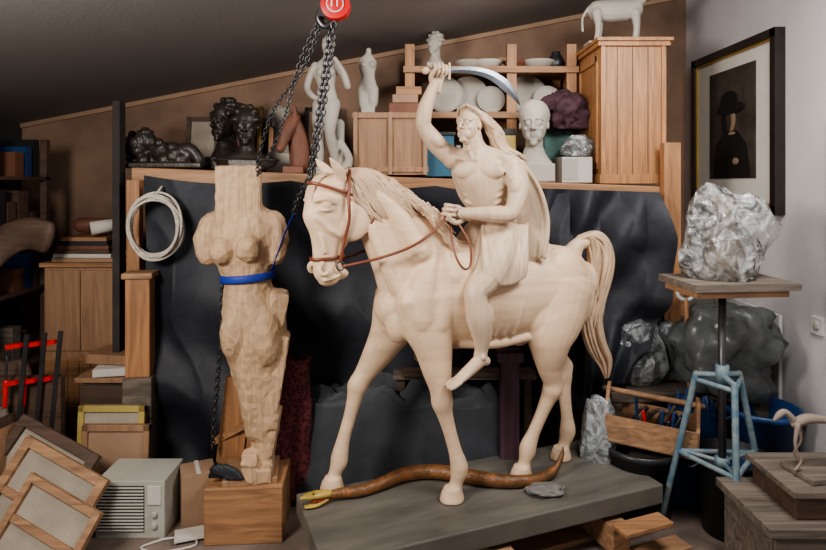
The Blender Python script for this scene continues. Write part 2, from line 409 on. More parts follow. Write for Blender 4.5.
def leg(L): b.tube([(x,y,z,ra*(1 if z>.95 else LG)+.002,rb*(1 if z>.95 else LG)+.002) for x,y,z,ra,rb in L],m,n=20,sub=5)
def hoof(t,y,z=.25,sc_=1.06):
    prof=[(.0,.0),(.047,.0),(.045,.012),(.036,.050),(.034,.054),(.0,.058)]
    b.M=Matrix.Translation((t,y,z))
    b.lathe([(r*sc_,zz*1.1) for r,zz in prof],(0,0,0),m,n=24); b.lathe([(r*sc_*.9,zz*.8) for r,zz in prof],(-.014,0,0),m,n=20); b.M=Matrix.Identity(4)
    b.ell((t+.02,y,z+.085),(.020,.022,.015),m)
leg([(.10,-.08,1.10,.085,.13),(.115,-.095,.99,.070,.112),(.135,-.105,.90,.056,.080),(.15,-.112,.80,.044,.060),(.163,-.118,.72,.034,.043),(.170,-.12,.665,.038,.043),(.180,-.12,.62,.029,.032),(.20,-.122,.55,.021,.026),(.225,-.124,.46,.021,.026),(.243,-.125,.395,.029,.034),(.243,-.125,.365,.029,.034),(.232,-.125,.325,.023,.025),(.224,-.125,.300,.027,.029)])
b.tube([(.12,-.13,.93,.027),(.135,-.135,.83,.026),(.155,-.135,.74,.015)],m,n=10); b.tube([(.17,-.128,.92,.021),(.18,-.128,.82,.019),(.185,-.124,.74,.012)],m,n=10); b.ell((.155,-.12,.665),(.029,.031,.028),m)
hoof(.215,-.125)
leg([(.06,.08,1.08,.085,.13),(.03,.095,.97,.070,.112),(-.01,.105,.89,.056,.080),(-.06,.112,.81,.044,.060),(-.11,.118,.735,.034,.043),(-.137,.12,.69,.038,.043),(-.15,.12,.645,.029,.032),(-.17,.12,.57,.021,.026),(-.20,.12,.47,.021,.026),(-.217,.12,.395,.029,.034),(-.222,.12,.365,.029,.034),(-.238,.12,.325,.023,.025),(-.245,.12,.300,.027,.029)])
b.tube([(-.01,.08,.91,.028),(-.06,.085,.82,.024),(-.10,.095,.75,.013)],m,n=10); b.ell((-.15,.118,.69),(.029,.031,.028),m)
hoof(-.248,.12)
leg([(.79,-.08,1.12,.09,.14),(.74,-.095,1.0,.085,.138),(.70,-.105,.90,.072,.112),(.695,-.105,.82,.057,.080),(.705,-.095,.745,.039,.057),(.722,-.085,.685,.033,.043),(.722,-.08,.645,.036,.045),(.705,-.07,.60,.027,.034),(.675,-.062,.53,.022,.027),(.64,-.055,.45,.022,.027),(.617,-.05,.395,.030,.035),(.610,-.05,.365,.030,.035),(.598,-.05,.325,.023,.025),(.592,-.05,.300,.027,.029)])
b.tube([(.735,-.095,.80,.017),(.76,-.088,.73,.012),(.767,-.084,.69,.019),(.747,-.078,.64,.019)],m,n=10); b.tube([(.68,-.138,.90,.028),(.69,-.133,.80,.025),(.70,-.11,.73,.013)],m,n=10)
hoof(.583,-.05)
leg([(.80,.08,1.12,.09,.14),(.785,.095,1.0,.085,.133),(.775,.102,.90,.070,.106),(.79,.10,.82,.056,.079),(.83,.09,.745,.039,.057),(.868,.082,.68,.033,.043),(.878,.08,.64,.036,.045),(.88,.075,.59,.027,.034),(.885,.068,.52,.022,.027),(.89,.062,.45,.022,.027),(.893,.06,.395,.030,.035),(.89,.06,.365,.030,.035),(.875,.06,.325,.023,.025),(.867,.06,.300,.027,.029)])
b.tube([(.865,.09,.80,.017),(.90,.085,.73,.012),(.918,.083,.69,.019),(.907,.08,.64,.019)],m,n=10)
hoof(.858,.06)
b.tube([(.87,0,1.24,.05),(.91,0,1.29,.035),(.945,0,1.30,.03)],m,n=12)
b.ell((.60,0,.87),(.05,.03,.035),m)
horse=b.build('horse_statue',loc=HL,rotz=HR,remesh=.0052,smooth=6)

# mane & tail
b=MB()
crest=cr([(-.285,1.60),(-.24,1.635),(-.17,1.645),(-.10,1.625),(-.03,1.585),(.04,1.53),(.10,1.46),(.16,1.385),(.20,1.34)],12)
NM=420
for i in range(NM):
    k=i/(NM-1)*(len(crest)-1); t,z=crest[int(k)]; sp=1 if i%4 else -1
    t+=random.uniform(-.01,.01); ln=random.uniform(.7,1.25); f=i/(NM-1)
    cl=math.sin(f*60)*.010; wv=cl+random.uniform(-.004,.004)
    wy=.050+.034*f
    dn=.075+.03*math.sin(f*9)
    rr=random.uniform(.5,.85)
    b.tube([(t,sp*-.004,z-.01,.006),(t+.02,sp*-(.02),z+.003,.008*rr),(t+.055*ln,sp*-(wy*.85),z-.035*ln+wv,.009*rr),(t+.09*ln,sp*-(wy+.010),z-.075*ln-wv,.008*rr),(t+.12*ln,sp*-(wy+.016),z-(dn+.03)*ln+wv,.006*rr),(t+.145*ln,sp*-(wy+.016),z-(dn+.055)*ln,.0035*rr),(t+.165*ln,sp*-(wy+.012),z-(dn+.07)*ln,.001)],M_mane,n=5,sub=2)
for i in range(16):
    y=random.uniform(-.02,.02)
    b.tube([(*hd(-.25,y,1.62),.008),(*hd(-.31,y,1.62),.008),(*hd(-.352,y*1.5,1.575),.006),(*hd(-.366,y*1.8,1.53-.02*random.random()),.002)],M_mane,n=6,sub=3)
b.build('mane',parent=horse)
b=MB()
tp=[(.90,1.27),(.935,1.325),(.98,1.335),(1.025,1.29),(1.04,1.20),(1.025,1.10),(1.0,1.0),(.99,.90),(1.015,.80),(1.06,.72),(1.075,.64)]
wd=[.015,.03,.045,.055,.065,.065,.055,.05,.045,.035,.012]
for i in range(130):
    a=random.uniform(0,2*math.pi);q=math.sqrt(random.random());ph=random.uniform(0,6)
    end=random.randint(8,len(tp))
    P=[]
    for k in range(end):
        w=wd[k]*q; tw=a+.35*math.sin(k*1.1+ph)
        P.append((tp[k][0]+w*math.cos(tw),w*math.sin(tw)*.7,tp[k][1]+.3*w*math.cos(tw),.008 if 0<k<end-1 else (.006 if k==0 else .002)))
    b.tube(P,M_mane,n=6,sub=3)
b.build('tail',parent=horse)

# bridle
b=MB()
def ring(t,z,ra,rb,tilt=0,r=.007):
    P=[]
    for k in range(17):
        a=2*math.pi*k/16
        P.append((*hd(t+rb*math.cos(a)*.93,ra*math.sin(a),z+tilt*math.cos(a)),r,r*.5))
    b.tube(P,M_leather,n=8,sub=2,side=(0,0,1),cap=False)
ring(-.290,1.285,.048,.071,.005)
ring(-.262,1.555,.068,.112,-.035)
b.tube([(*hd(-.16,-.055,1.60),.006),(*hd(-.13,-.075,1.50),.006),(*hd(-.14,-.07,1.42),.006),(*hd(-.18,-.03,1.35),.006)],M_leather,n=8)
for q in (-1,1):
    b.tube([(*hd(-.20,q*.0,1.648),.007),(*hd(-.22,q*.05,1.62),.007),(*hd(-.240,q*.081,1.53),.007),(*hd(-.240,q*.085,1.44),.007),(*hd(-.25,q*.066,1.36),.007),(*hd(-.262,q*.054,1.27),.007)],M_leather,n=8)
    P=[]
    for k in range(13):
        a=2*math.pi*k/12; P.append((*hd(-.262+.016*math.cos(a),q*.056,1.252+.018*math.sin(a)),.0035))
    b.tube(P,M_dsteel,n=6,sub=1,cap=False)
b.tube([(*hd(-.25,-.058,1.25),.006),(-.10,-.125,1.285,.006),(.02,-.180,1.335,.006),(.12,-.165,1.395,.006),(.195,-.118,1.46,.006)],M_leather,n=8)
b.tube([(*hd(-.25,.058,1.25),.006),(-.10,.12,1.29,.006),(.04,.11,1.38,.006),(.13,.04,1.44,.006),(.205,-.09,1.465,.006)],M_leather,n=8)
b.tube([(.215,-.105,1.43,.005),(.20,-.15,1.36,.005),(.205,-.19,1.28,.005),(.235,-.20,1.235,.005),(.265,-.195,1.25,.005),(.27,-.18,1.33,.005),(.245,-.145,1.40,.005),(.225,-.11,1.44,.005)],M_leather,n=8)
b.build('bridle',parent=horse)

# ================================================================= RIDER
b=MB(); m=M_rider
S=V((.777,-.63,0)); F=V((-.63,-.777,0))
b.tube([(.47,-.0,1.29,.12,.11),(.455,-.01,1.37,.098,.083),(.43,-.02,1.45,.085,.066),(.41,-.03,1.53,.104,.072),(.395,-.035,1.61,.130,.080),(.38,-.035,1.675,.122,.066),(.365,-.035,1.72,.065,.05),(.348,-.04,1.765,.045,.044),(.338,-.045,1.81,.041,.040)],m,side=S,n=28)
def onF(p,depth,wd_,ht,roll=0):
    b.M=basis(p,F,S,1)@Matrix.Rotation(R(roll),4,'X'); b.ell((0,0,0),(depth,wd_,ht),m); b.M=Matrix.Identity(4)
ch=V((.392,-.035,1.615))
for q in (-1,1):
    onF(ch+F*.064+S*q*.056+V((0,0,.028)),.019,.060,.036,q*-10)
    for j in range(4): onF(V((.418+.006*j,-.028,1.558-.034*j))+F*(.062-.002*j)+S*q*.020,.014,.019,.0155)
    for j in range(3): onF(V((.41,-.03,1.56-.03*j))+F*(.045)+S*q*(.076-.004*j),.018,.024,.009,q*30)
    b.tube([(*(ch+S*q*.115+V((0,0,.02))-F*.02),.034),(*(ch+S*q*.096+V((.01,0,-.08))-F*.01),.026),(*(ch+S*q*.066+V((.03,0,-.15))),.02)],m)
    b.tube([(*(V((.36,-.035,1.735))+S*q*.02),.028),(*(V((.378,-.035,1.70))+S*q*.085),.036)],m)
    b.tube([(*(V((.37,-.035,1.682))+F*.052+S*q*.01),.009),(*(V((.38,-.035,1.70))+S*q*.10+F*.03),.011)],m,n=8)
    b.tube([(*(V((.350,-.04,1.79))+S*q*.030+F*.005),.011),(*(V((.37,-.035,1.69))+F*.055+S*q*.008),.009)],m,n=8)
nsh=V((.49,-.125,1.655)); fsh=V((.285,.045,1.70))
b.ell(nsh,(.052,.050,.058),m); b.ell(fsh,(.050,.048,.052),m)
b.tube([(*nsh,.048),(.502,-.155,1.60,.044,.051),(.492,-.18,1.54,.037,.045),(.462,-.192,1.475,.033,.036),(.44,-.192,1.455,.035,.036),(.39,-.18,1.455,.038,.038),(.32,-.155,1.458,.030,.029),(.255,-.13,1.46,.022,.024)],m)
b.ell((.475,-.19,1.57),(.028,.026,.043),m); b.ell((.40,-.185,1.468),(.048,.026,.023),m)
b.tube([(*fsh,.046),(.235,.05,1.735,.042,.044),(.185,.045,1.785,.041,.043),(.145,.035,1.835,.034,.034),(.138,.03,1.865,.036,.035),(.145,.02,1.92,.036,.034),(.165,.012,1.98,.027,.027),(.185,.006,2.025,.021,.023)],m)
b.ell((.20,.015,1.775),(.043,.028,.028),m,rot=(0,40,0))
for q in (-1,1):
    b.tube([(.45,q*.07,1.31,.085,.09),(.40,q*.135,1.25,.077,.082),(.335,q*.185,1.185,.062,.065),(.29,q*.20,1.14,.049,.052),(.285,q*.205,1.10,.045,.049),(.30,q*.205,1.03,.049,.057),(.315,q*.20,.96,.038,.045),(.315,q*.195,.90,.026,.030),(.312,q*.192,.87,.027,.030)],m)
    b.ell((.268,q*.205,1.135),(.024,.03,.03),m); b.ell((.335,q*.205,1.03),(.03,.036,.06),m); b.ell((.35,q*.205,1.215),(.05,.03,.04),m,rot=(0,45,0))
    b.tube([(.335,q*.192,.845,.022),(.31,q*.195,.85,.028),(.27,q*.20,.825,.028,.026),(.225,q*.205,.795,.032,.02),(.20,q*.207,.78,.034,.014)],m)
    for j in range(5):
        w=(j-2)*.0150
        b.tube([(.205,q*.207+w,.782,.0085),(.180-.004*(2-abs(j-1)),q*.207+w*1.15,.770,.008 if j else .010),(.162-.004*(2-abs(j-1)),q*.207+w*1.15,.761,.006)],m,n=8)
    b.ell((.312,q*.222,.868),(.012,.008,.012),m); b.ell((.312,q*.168,.868),(.012,.008,.012),m)
b.tube([(.445,-.01,1.42,.10,.085),(.45,-.01,1.36,.125,.105),(.455,-.0,1.29,.15,.125),(.455,0,1.25,.155,.13)],m,side=S,n=24)
for q in (-1,1): b.tube([(.45,q*.08,1.33,.10),(.40,q*.14,1.255,.092),(.36,q*.168,1.205,.078)],m,n=18)
for j in range(16):
    u=j/15; x=.33+.20*u; w=.006*math.sin(j*2.3)
    b.tube([(x+.04,-.09-.03*u,1.40,.007),(x+.01+w,-.165+.0*u,1.32,.012),(x-.01-w,-.217+.02*u,1.24,.013),(x-.015,-.228+.03*u,1.195-.03*math.sin(u*3),.009)],m,n=8)
b.tube([(.36,-.06,1.425,.012),(.43,-.115,1.425,.013),(.52,-.085,1.42,.012),(.53,.0,1.42,.012),(.46,.07,1.425,.012),(.37,.03,1.425,.012),(.355,-.05,1.425,.012)],m,n=8)
# cape
b.tube([(.49,-.09,1.67,.05,.03),(.53,-.085,1.60,.085,.045),(.57,-.07,1.50,.105,.05),(.59,-.06,1.40,.11,.05),(.58,-.055,1.30,.10,.045),(.57,-.05,1.265,.09,.04)],m,side=S,n=20)
for j in range(7):
    w=-.09+.03*j
    b.tube([(.50+w*.3,-.09-.05*j*.2,1.68,.010),(.555+.6*w,-.108-w*.55,1.56,.012),(.60+.6*w,-.098-w*.55,1.42,.014),(.59+.6*w,-.093-w*.55,1.26,.012)],m,n=8)
b.tube([(.37,.0,1.71,.02),(.40,-.075,1.70,.018),(.46,-.12,1.695,.022),(.51,-.11,1.66,.03)],m,n=10)
rider=b.build('rider_statue',loc=HL,rotz=HR,remesh=.0040,smooth=3)
# head and hair
ho=V((.328,-.045,1.842)); hf=V((-.82,-.56,.12))
b=MB(); head(b,m,ho,hf,.174,neck=.55,male=True); b.build('head',parent=rider,remesh=.0022,smooth=4)
b=MB()
hs=V((0,0,1)).cross(hf).normalized(); hf_=hf.normalized()
for i in range(240):
    a=random.uniform(-1,1); e=random.uniform(0,1); sgn=1 if a>0 else -1; wv=random.uniform(-.012,.012); ex=random.random()
    st=ho+hs*a*.045+hf_*(.038-.09*e)+V((0,0,.084-.022*abs(a)-.012*e))
    side_=sgn*(.032+.034*abs(a)+.014*ex)
    p1=ho+hs*side_+hf_*(-.018-.05*e)+V((0,0,.047-.03*abs(a)+wv))
    p2=ho+hs*side_*1.3+hf_*(-.070-.045*ex)+V((wv,0,-.02))
    p3=ho+hs*side_*1.25+hf_*(-.090-.06*ex)+V((.01-wv,0,-.070-.01*ex))
    p4=p3+V((.035+.035*ex,-.01,-.030-.03*random.random()))
    p5=p4+V((.03,-.004,-.010+wv))
    b.tube([(*st,.005),(*p1,.0072),(*p2,.0082),(*p3,.0078),(*p4,.0055),(*p5,.0015)],M_rider,n=6,sub=3)
b.build('hair',parent=rider)
b=MB(); fist(b,m,(.20,.0,2.075),(1,0,-.05),(.15,-.1,1),.82,1); b.build('right_hand',parent=rider,remesh=.0020,smooth=1)
b=MB(); fist(b,m,(.215,-.115,1.462),(.15,0,1),(-1,.3,0),.86,1); b.build('left_hand',parent=rider,remesh=.0020,smooth=1)
# scimitar
b=MB()
bl=cr([(.25,2.085,.012),(.32,2.092,.014),(.40,2.088,.018),(.47,2.068,.023),(.53,2.03,.026),(.57,1.99,.016),(.60,1.945,.002)],5)
top=[];bot=[]
for i,(t,z,w) in enumerate(bl):
    a=bl[min(i+1,len(bl)-1)];c=bl[max(i-1,0)];d=V((a[0]-c[0],a[1]-c[1])).normalized();n_=V((-d.y,d.x))
    top.append((t+n_.x*w,z+n_.y*w));bot.append((t-n_.x*w,z-n_.y*w))
vs=[];fs=[]
for (a,c),(d,e) in zip(top,bot): vs+=[(a,0,c),((a+d)/2,-.004,(c+e)/2),(d,0,e),((a+d)/2,.004,(c+e)/2)]
for i in range(len(top)-1):
    for j in range(4): fs.append((i*4+j,i*4+(j+1)%4,(i+1)*4+(j+1)%4,(i+1)*4+j))
b.add(vs,fs,M_steel,False)
b.tube([(.145,0,2.078,.010),(.20,0,2.078,.009),(.245,0,2.082,.010)],M_rider,n=10)
b.ell((.138,0,2.078),.017,M_rider); b.tube([(.25,0,2.05,.006),(.248,0,2.083,.009),(.25,0,2.115,.006)],M_rider,n=8)
b.build('scimitar',parent=rider)

# ================================================================= SNAKE, STONE
b=MB()
b.tube([(-.36,2.50,.285,.016),(-.31,2.53,.28,.02),(-.22,2.56,.275,.024),(-.13,2.62,.278,.027),(-.05,2.68,.282,.03),(.05,2.71,.283,.031),(.15,2.70,.283,.032),(.27,2.66,.283,.031),(.39,2.63,.28,.028),(.50,2.64,.277,.025),(.59,2.68,.275,.021),(.65,2.72,.30,.016),(.68,2.74,.345,.010),(.685,2.74,.38,.003)],M_snake,n=14,sub=5)
b.tube([(-.35,2.505,.292,.018,.014),(-.39,2.485,.298,.026,.015),(-.43,2.465,.30,.022,.012),(-.455,2.45,.30,.008,.006)],M_snakey,side=(-.4,.9,0),n=12)
b.tube([(-.36,2.50,.272,.015,.010),(-.40,2.475,.262,.020,.008),(-.44,2.455,.262,.012,.006)],M_snakey,side=(-.4,.9,0),n=12)
b.tube([(-.37,2.49,.281,.014,.01),(-.41,2.47,.281,.014,.008)],M_mouth,side=(-.4,.9,0),n=10)
for q in (-1,1): b.ell((-.40+q*.008,2.48+q*.018,.31),.005,M_ink,n=8)
b.build('snake_statue')
b=MB()
vs=[];fs=[]
for i in range(13):
    for j in range(24):
        ph=math.pi*i/12;th=2*math.pi*j/24;d=V((math.sin(ph)*math.cos(th),math.sin(ph)*math.sin(th),math.cos(ph)));k=1+.35*noise.noise(d*1.8)
        vs.append((.575+d.x*.085*k,2.585+d.y*.05*k,.268+d.z*.02*k))
for i in range(12):
    for j in range(24): fs.append((i*24+j,(i+1)*24+j,(i+1)*24+(j+1)%24,i*24+(j+1)%24))
b.add(vs,fs,M_stone,False); b.build('flat_stone')

# ================================================================= CARVED WOODEN TORSO (half carved block)
b=MB(); m=M_carve; cy=2.78
b.box((.195,.17,.26),(-.805,cy,1.535),m,(0,0,12))
b.tube([(-.80,cy,1.46,.095,.085),(-.79,cy,1.42,.145,.10),(-.79,cy,1.38,.180,.11),(-.785,cy,1.31,.165,.115),(-.775,cy,1.20,.122,.10),(-.765,cy,1.12,.108,.095),(-.755,cy,1.03,.13,.105),(-.735,cy,.93,.148,.12),(-.73,cy,.83,.138,.12),(-.72,cy,.70,.115,.10),(-.71,cy,.58,.088,.085),(-.70,cy,.47,.072,.075),(-.695,cy,.38,.056,.06),(-.70,cy,.32,.06,.07)],m,side=(1,0,0),n=14,sub=3)
b.tube([(-.92,cy,1.39,.065),(-.955,cy-.01,1.32,.058),(-.945,cy-.02,1.25,.045)],m,n=10); b.tube([(-.65,cy,1.40,.06),(-.625,cy-.01,1.32,.052),(-.63,cy-.02,1.25,.04)],m,n=10)
b.ell((-.855,cy-.092,1.285),(.060,.068,.066),m,n=12); b.ell((-.735,cy-.092,1.295),(.060,.068,.066),m,n=12)
b.box((.07,.12,.18),(-.630,cy,1.0),m,(6,10,20)); b.ell((-.80,cy-.05,.90),(.075,.09,.13),m); b.ell((-.67,cy-.05,.88),(.075,.09,.14),m)
b.box((.06,.15,.42),(-.635,cy+.01,.68),m,(0,9,10)); b.box((.05,.11,.20),(-.652,cy,.44),m,(0,10,4))
b.tube([(-.76,cy-.06,.80,.055),(-.745,cy-.06,.62,.045),(-.73,cy-.05,.45,.035)],m,n=8)
b.box((.12,.18,.06),(-.70,cy-.04,.285),m,(0,0,8)); b.box((.07,.10,.07),(-.735,cy-.08,.33),m,(20,0,8))
tor=b.build('carved_wooden_torso',remesh=.009,smooth=1,disp=.0065,dec=.10,flat=True,dscale=.035)
b=MB(); P=[]
for k in range(25):
    a=2*math.pi*k/24; P.append((-.765+.122*math.cos(a),cy+.108*math.sin(a),1.155+.01*math.cos(a),.018,.004))
b.tube(P,M_blue,side=(0,0,1),n=8,sub=1,cap=False)
o=b.build('blue_strap',parent=tor)
b=MB(); b.box((.34,.30,.25),(-.755,cy,.125),M_pinex,(0,0,4)); b.box((.24,.22,.03),(-.74,cy-.02,.262),M_ply,(0,0,10))
b.build('wooden_pedestal',bevel=.005)
b=MB(); 
for i in range(14):
    b.tube([(-.88+random.uniform(-.02,.04),cy-.12,.288,.010),(-.84+random.uniform(-.05,.05),cy-.13,.305+random.random()*.03,.014),(-.79+random.uniform(-.04,.04),cy-.14,.288,.009)],M_black,n=8)
b.build('black_rag')
b=MB()
b.beam((-.93,2.98,.02),(-.86,2.98,.62),.13,.03,M_pine); b.beam((-.98,3.02,.30),(-.78,2.97,.42),.10,.03,M_pinex); b.beam((-.80,3.0,.02),(-.82,3.0,.55),.08,.04,M_pine)
b.build('wood_offcuts')

# ================================================================= HOIST & CHAINS
b=MB()
b.tube([(-.335,2.45,2.43,.02),(-.335,2.45,2.34,.02)],M_dsteel); b.box((.07,.07,.10),(-.345,2.45,2.31),M_dsteel)
b.cyl((-.31,2.44,2.30),(-.31,2.385,2.30),.058,.058,M_red,n=32); b.cyl((-.31,2.384,2.30),(-.31,2.378,2.30),.035,.035,M_white,n=28); b.cyl((-.31,2.377,2.30),(-.31,2.374,2.30),.030,.030,M_red,n=28)
for dx in (-.012,.010): b.bx(-.31+dx-.003,-.31+dx+.003,2.371,2.3745,2.287,2.313,M_white)
b.tube([(-.37,2.44,2.30,.012),(-.385,2.44,2.26,.013),(-.36,2.44,2.225,.014),(-.33,2.44,2.24,.012)],M_dsteel)
ho_=b.build('chain_hoist',bevel=.002)
b=MB(); chain(b,M_dsteel,[(-.335,2.44,2.24),(-.38,2.48,1.95),(-.44,2.54,1.60)],L=.034,r=.0045,w=.011); chain(b,M_dsteel,[(-.32,2.43,2.24),(-.36,2.46,1.95),(-.43,2.53,1.60)],L=.034,r=.0045,w=.011)
b.tube([(-.435,2.535,1.61,.012),(-.45,2.55,1.57,.012)],M_dsteel)
chain(b,M_dsteel,[(-.44,2.54,1.60),(-.50,2.62,1.52),(-.53,2.68,1.45)],L=.034,r=.0045,w=.011)
b.tube([(-.53,2.68,1.45,.016,.003),(-.58,2.72,1.36,.016,.003),(-.64,2.74,1.20,.016,.003)],M_blue,n=8)
b.build('lifting_chain',parent=ho_)
b=MB(); chain(b,M_dsteel,[(-.36,2.45,2.28),(-.46,2.50,2.06),(-.60,2.58,1.90),(-.68,2.66,1.72),(-.70,2.70,1.62)],L=.026,r=.0028,w=.008)
chain(b,M_dsteel,[(-.37,2.46,2.28),(-.47,2.51,2.10),(-.57,2.56,1.80),(-.70,2.70,1.62)],L=.026,r=.0028,w=.008)
b.build('hand_chain',parent=ho_)
b=MB(); chain(b,M_dsteel,[(-.92,2.9,1.12),(-.93,2.9,.8),(-.96,2.9,.45),(-.97,2.9,.30)],L=.03,r=.004,w=.01); b.build('hanging_chain')

# ================================================================= MEZZANINE SHELF
def sz(x): return 1.614-.036*x
b=MB()
b.poly([(-1.53,3.3,sz(-1.53)-.03),(1.44,3.3,sz(1.44)-.03),(1.44,3.3,sz(1.44)),(-1.53,3.3,sz(-1.53))],.9,(0,1,0),M_pinex)
b.poly([(-1.53,3.26,sz(-1.53)-.115),(1.44,3.26,sz(1.44)-.08),(1.44,3.26,sz(1.44)-.002),(-1.53,3.26,sz(-1.53)-.002)],.04,(0,1,0),M_pinex)
b.bx(1.34,1.43,3.20,3.26,0,1.80,M_pine); b.bx(-1.53,-1.46,3.20,3.25,.62,1.60,M_pine)
b.bx(-1.63,-1.59,3.25,3.32,0,2.03,M_walll); b.bx(-1.53,-1.46,4.1,4.18,0,1.6,M_pine)
b.build('storage_shelf',bevel=.003)
# black cloths
b=MB()
def c1(u,v):
    x=-1.42+u*2.22; zt=sz(x)-.04-.03*abs(math.sin(u*9)); z=zt*(1-v)+.02*v
    nn=noise.noise(V((x*1.3,z*1.1,5))); 
    fo=math.sin(x*13+5*nn)*.030+abs(noise.noise(V((x*4+nn,z*2.2,8))))*.09+.03*math.sin((x+z)*9+4*nn)
    return V((x+.03*noise.noise(V((x*2,z*2,3))),3.15-.05*v+fo*(.35+.9*v)+.06*noise.noise(V((x*1.5,z*2,1))),z))
b.grid(c1,300,110,M_black)
b.build('black_dust_sheet')
b=MB()
def c2(u,v):
    A=V((.55,3.19,1.56));B_=V((1.36,3.17,1.30));C=V((.75,3.12,.35));D=V((1.10,3.10,.62))
    t0=A.lerp(V((1.30,3.2,1.535)),u) if u<.9 else V((1.30,3.2,1.535)).lerp(B_,(u-.9)*10)
    b0=C.lerp(D,u)
    p=t0.lerp(b0,v)
    if u>.6: p.x+=.12*(u-.6)*math.sin(v*math.pi)*2
    nn=noise.noise(p*1.5)
    p.y+=.030*math.sin((u*1.0+v*.5)*20+5*nn)+.08*noise.noise(p*2.3)-.04*abs(noise.noise(p*5))-.03
    return p
b.grid(c2,140,100,M_black); b.build('black_dust_sheet')
heap('draped_cloth_heap',-.56,.44,2.95,3.12,.01,.52,M_heap,folds=13,flare=.15,seed=2,top=.07)
b=MB(); b.bx(-.10,.62,3.0,3.10,.60,.625,M_oldw); b.bx(-.06,.60,2.97,3.06,.625,.645,M_dwood); b.bx(-.08,-.04,3.03,3.07,0,.60,M_dwood); b.bx(.56,.60,3.03,3.07,0,.60,M_dwood); b.build('trestle_plank',bevel=.002)
b=MB()
def rug(u,v):
    a=2*math.pi*u; z=.05+.68*v; r=.085+.02*math.sin(a*3+v*5)+.02*noise.noise(V((math.cos(a)*2,math.sin(a)*2,z*5)))
    return V((-.61+r*1.35*math.cos(a)-.03*(1-v),2.95+r*.6*math.sin(a),z))
b.grid(rug,60,40,M_rug); b.build('rolled_rug')
b=MB(); b.box((.09,.07,.72),(.47,2.93,.36),M_purple); b.box((.13,.10,.05),(.47,2.93,.745),M_purple); b.box((.13,.10,.06),(.47,2.93,.03),M_purple); b.build('purple_trestle_leg',bevel=.004)

# ================================================================= ITEMS ON SHELF
def bust(name,x,y,H,fwd,m,base=.05,shoulders=False,hair=None,z0=None,parent=None):
    z=(sz(x) if z0 is None else z0); b=MB()
    hc=z+base+H*1.05
    head(b,m,(x,y,hc),fwd,H,neck=.85,hair=hair)
    f=V(fwd);s_=V((-f.y,f.x,0)).normalized()
    b.tube([(x,y,z+base+H*.42,H*.24),(x,y,z+base+H*.25,H*(.75 if shoulders else .36),H*.30),(x,y,z+base+.0+H*.2,H*(.85 if shoulders else .40),H*.32),(x,y,z+base+H*.18,H*(.8 if shoulders else .38),H*.3)],m,side=s_,n=20)
    b.box((H*.75,H*.7,base+H*.2),(x,y,z+(base+H*.2)/2+.001),m)
    return b.build(name,remesh=.0045,smooth=4)
bust('dark_clay_bust',-1.13,3.62,.255,(-.5,-.9,0),M_bronze,base=.03,shoulders=False,hair='cap')
bust('dark_clay_bust',-.95,3.42,.225,(.15,-1,0),M_bronze,base=.02,shoulders=True,hair='cap')
bust('plaster_bust',-.83,3.80,.22,(.7,-.7,0),M_plaster,base=.08,hair='bun')
bust('plaster_portrait_head',.69,3.42,.265,(-.25,-1,.02),M_plaster,base=.05,hair='bun')
b=MB(); x=-1.46;z=sz(x)
for i in range(60):
    u=random.random(); b.ell((-1.63+.36*u,3.40+.08*random.random(),z+.03+(.17-.10*u)*random.random()),random.uniform(.025,.05),M_bronze,n=10)
head(b,M_bronze,(-1.54,3.42,z+.16),(-.6,-.8,0),.13,neck=.5,hair='cap')
b.tube([(-1.45,3.45,z+.10,.06),(-1.35,3.44,z+.09,.05),(-1.27,3.42,z+.11,.035),(-1.22,3.42,z+.05,.03)],M_bronze); b.box((.46,.16,.03),(-1.42,3.44,z+.016),M_bronze)
b.build('reclining_clay_figure',remesh=.006,smooth=1)
def lean_panel(name,x0,x1,y,z0,z1,m,fm,rot=8):
    b=MB(); w=x1-x0;h=z1-z0; b.M=Matrix.Translation(((x0+x1)/2,y,z0))@Euler((R(-rot),0,0)).to_matrix().to_4x4()
    b.box((w,.015,h),(0,0,h/2),m)
    for s_ in(-1,1): b.box((.03,.03,h),(s_*(w/2-.015),-.005,h/2),fm); 
    b.box((w,.03,.03),(0,-.005,.015),fm); b.box((w,.03,.03),(0,-.005,h-.015),fm); b.M=Matrix.Identity(4)
    return b.build(name,bevel=.002)
lean_panel('small_framed_canvas',-1.50,-1.28,3.95,sz(-1.4),2.02,M_canvas,M_dwood)
lean_panel('small_framed_canvas',-1.27,-1.02,4.02,sz(-1.2),2.10,M_horser,M_gold)
lean_panel('small_framed_canvas',-.98,-.78,4.06,sz(-.9),2.06,M_yellow,M_pine)
lean_panel('small_framed_canvas',-.74,-.50,4.06,sz(-.7),2.10,M_box,M_frame)
b=MB(); x=-.68;z=sz(x)
b.box((.12,.12,.04),(x,3.45,z+.02),M_horser)
b.tube([(x+.03,3.45,z+.05,.05,.06),(x+.03,3.45,z+.14,.045,.065),(x+.01,3.44,z+.24,.04,.055),(x-.01,3.43,z+.31,.03,.04)],M_horser)
b.tube([(x,3.43,z+.31,.04),(x-.03,3.40,z+.25,.038,.045),(x-.055,3.38,z+.17,.028,.03),(x-.065,3.37,z+.14,.028)],M_horser)
for q in(-1,1): b.tube([(x+.01,3.43+q*.025,z+.34,.014),(x+.005,3.43+q*.03,z+.39,.004)],M_horser)
b.build('terracotta_horse_head',remesh=.005,smooth=3)
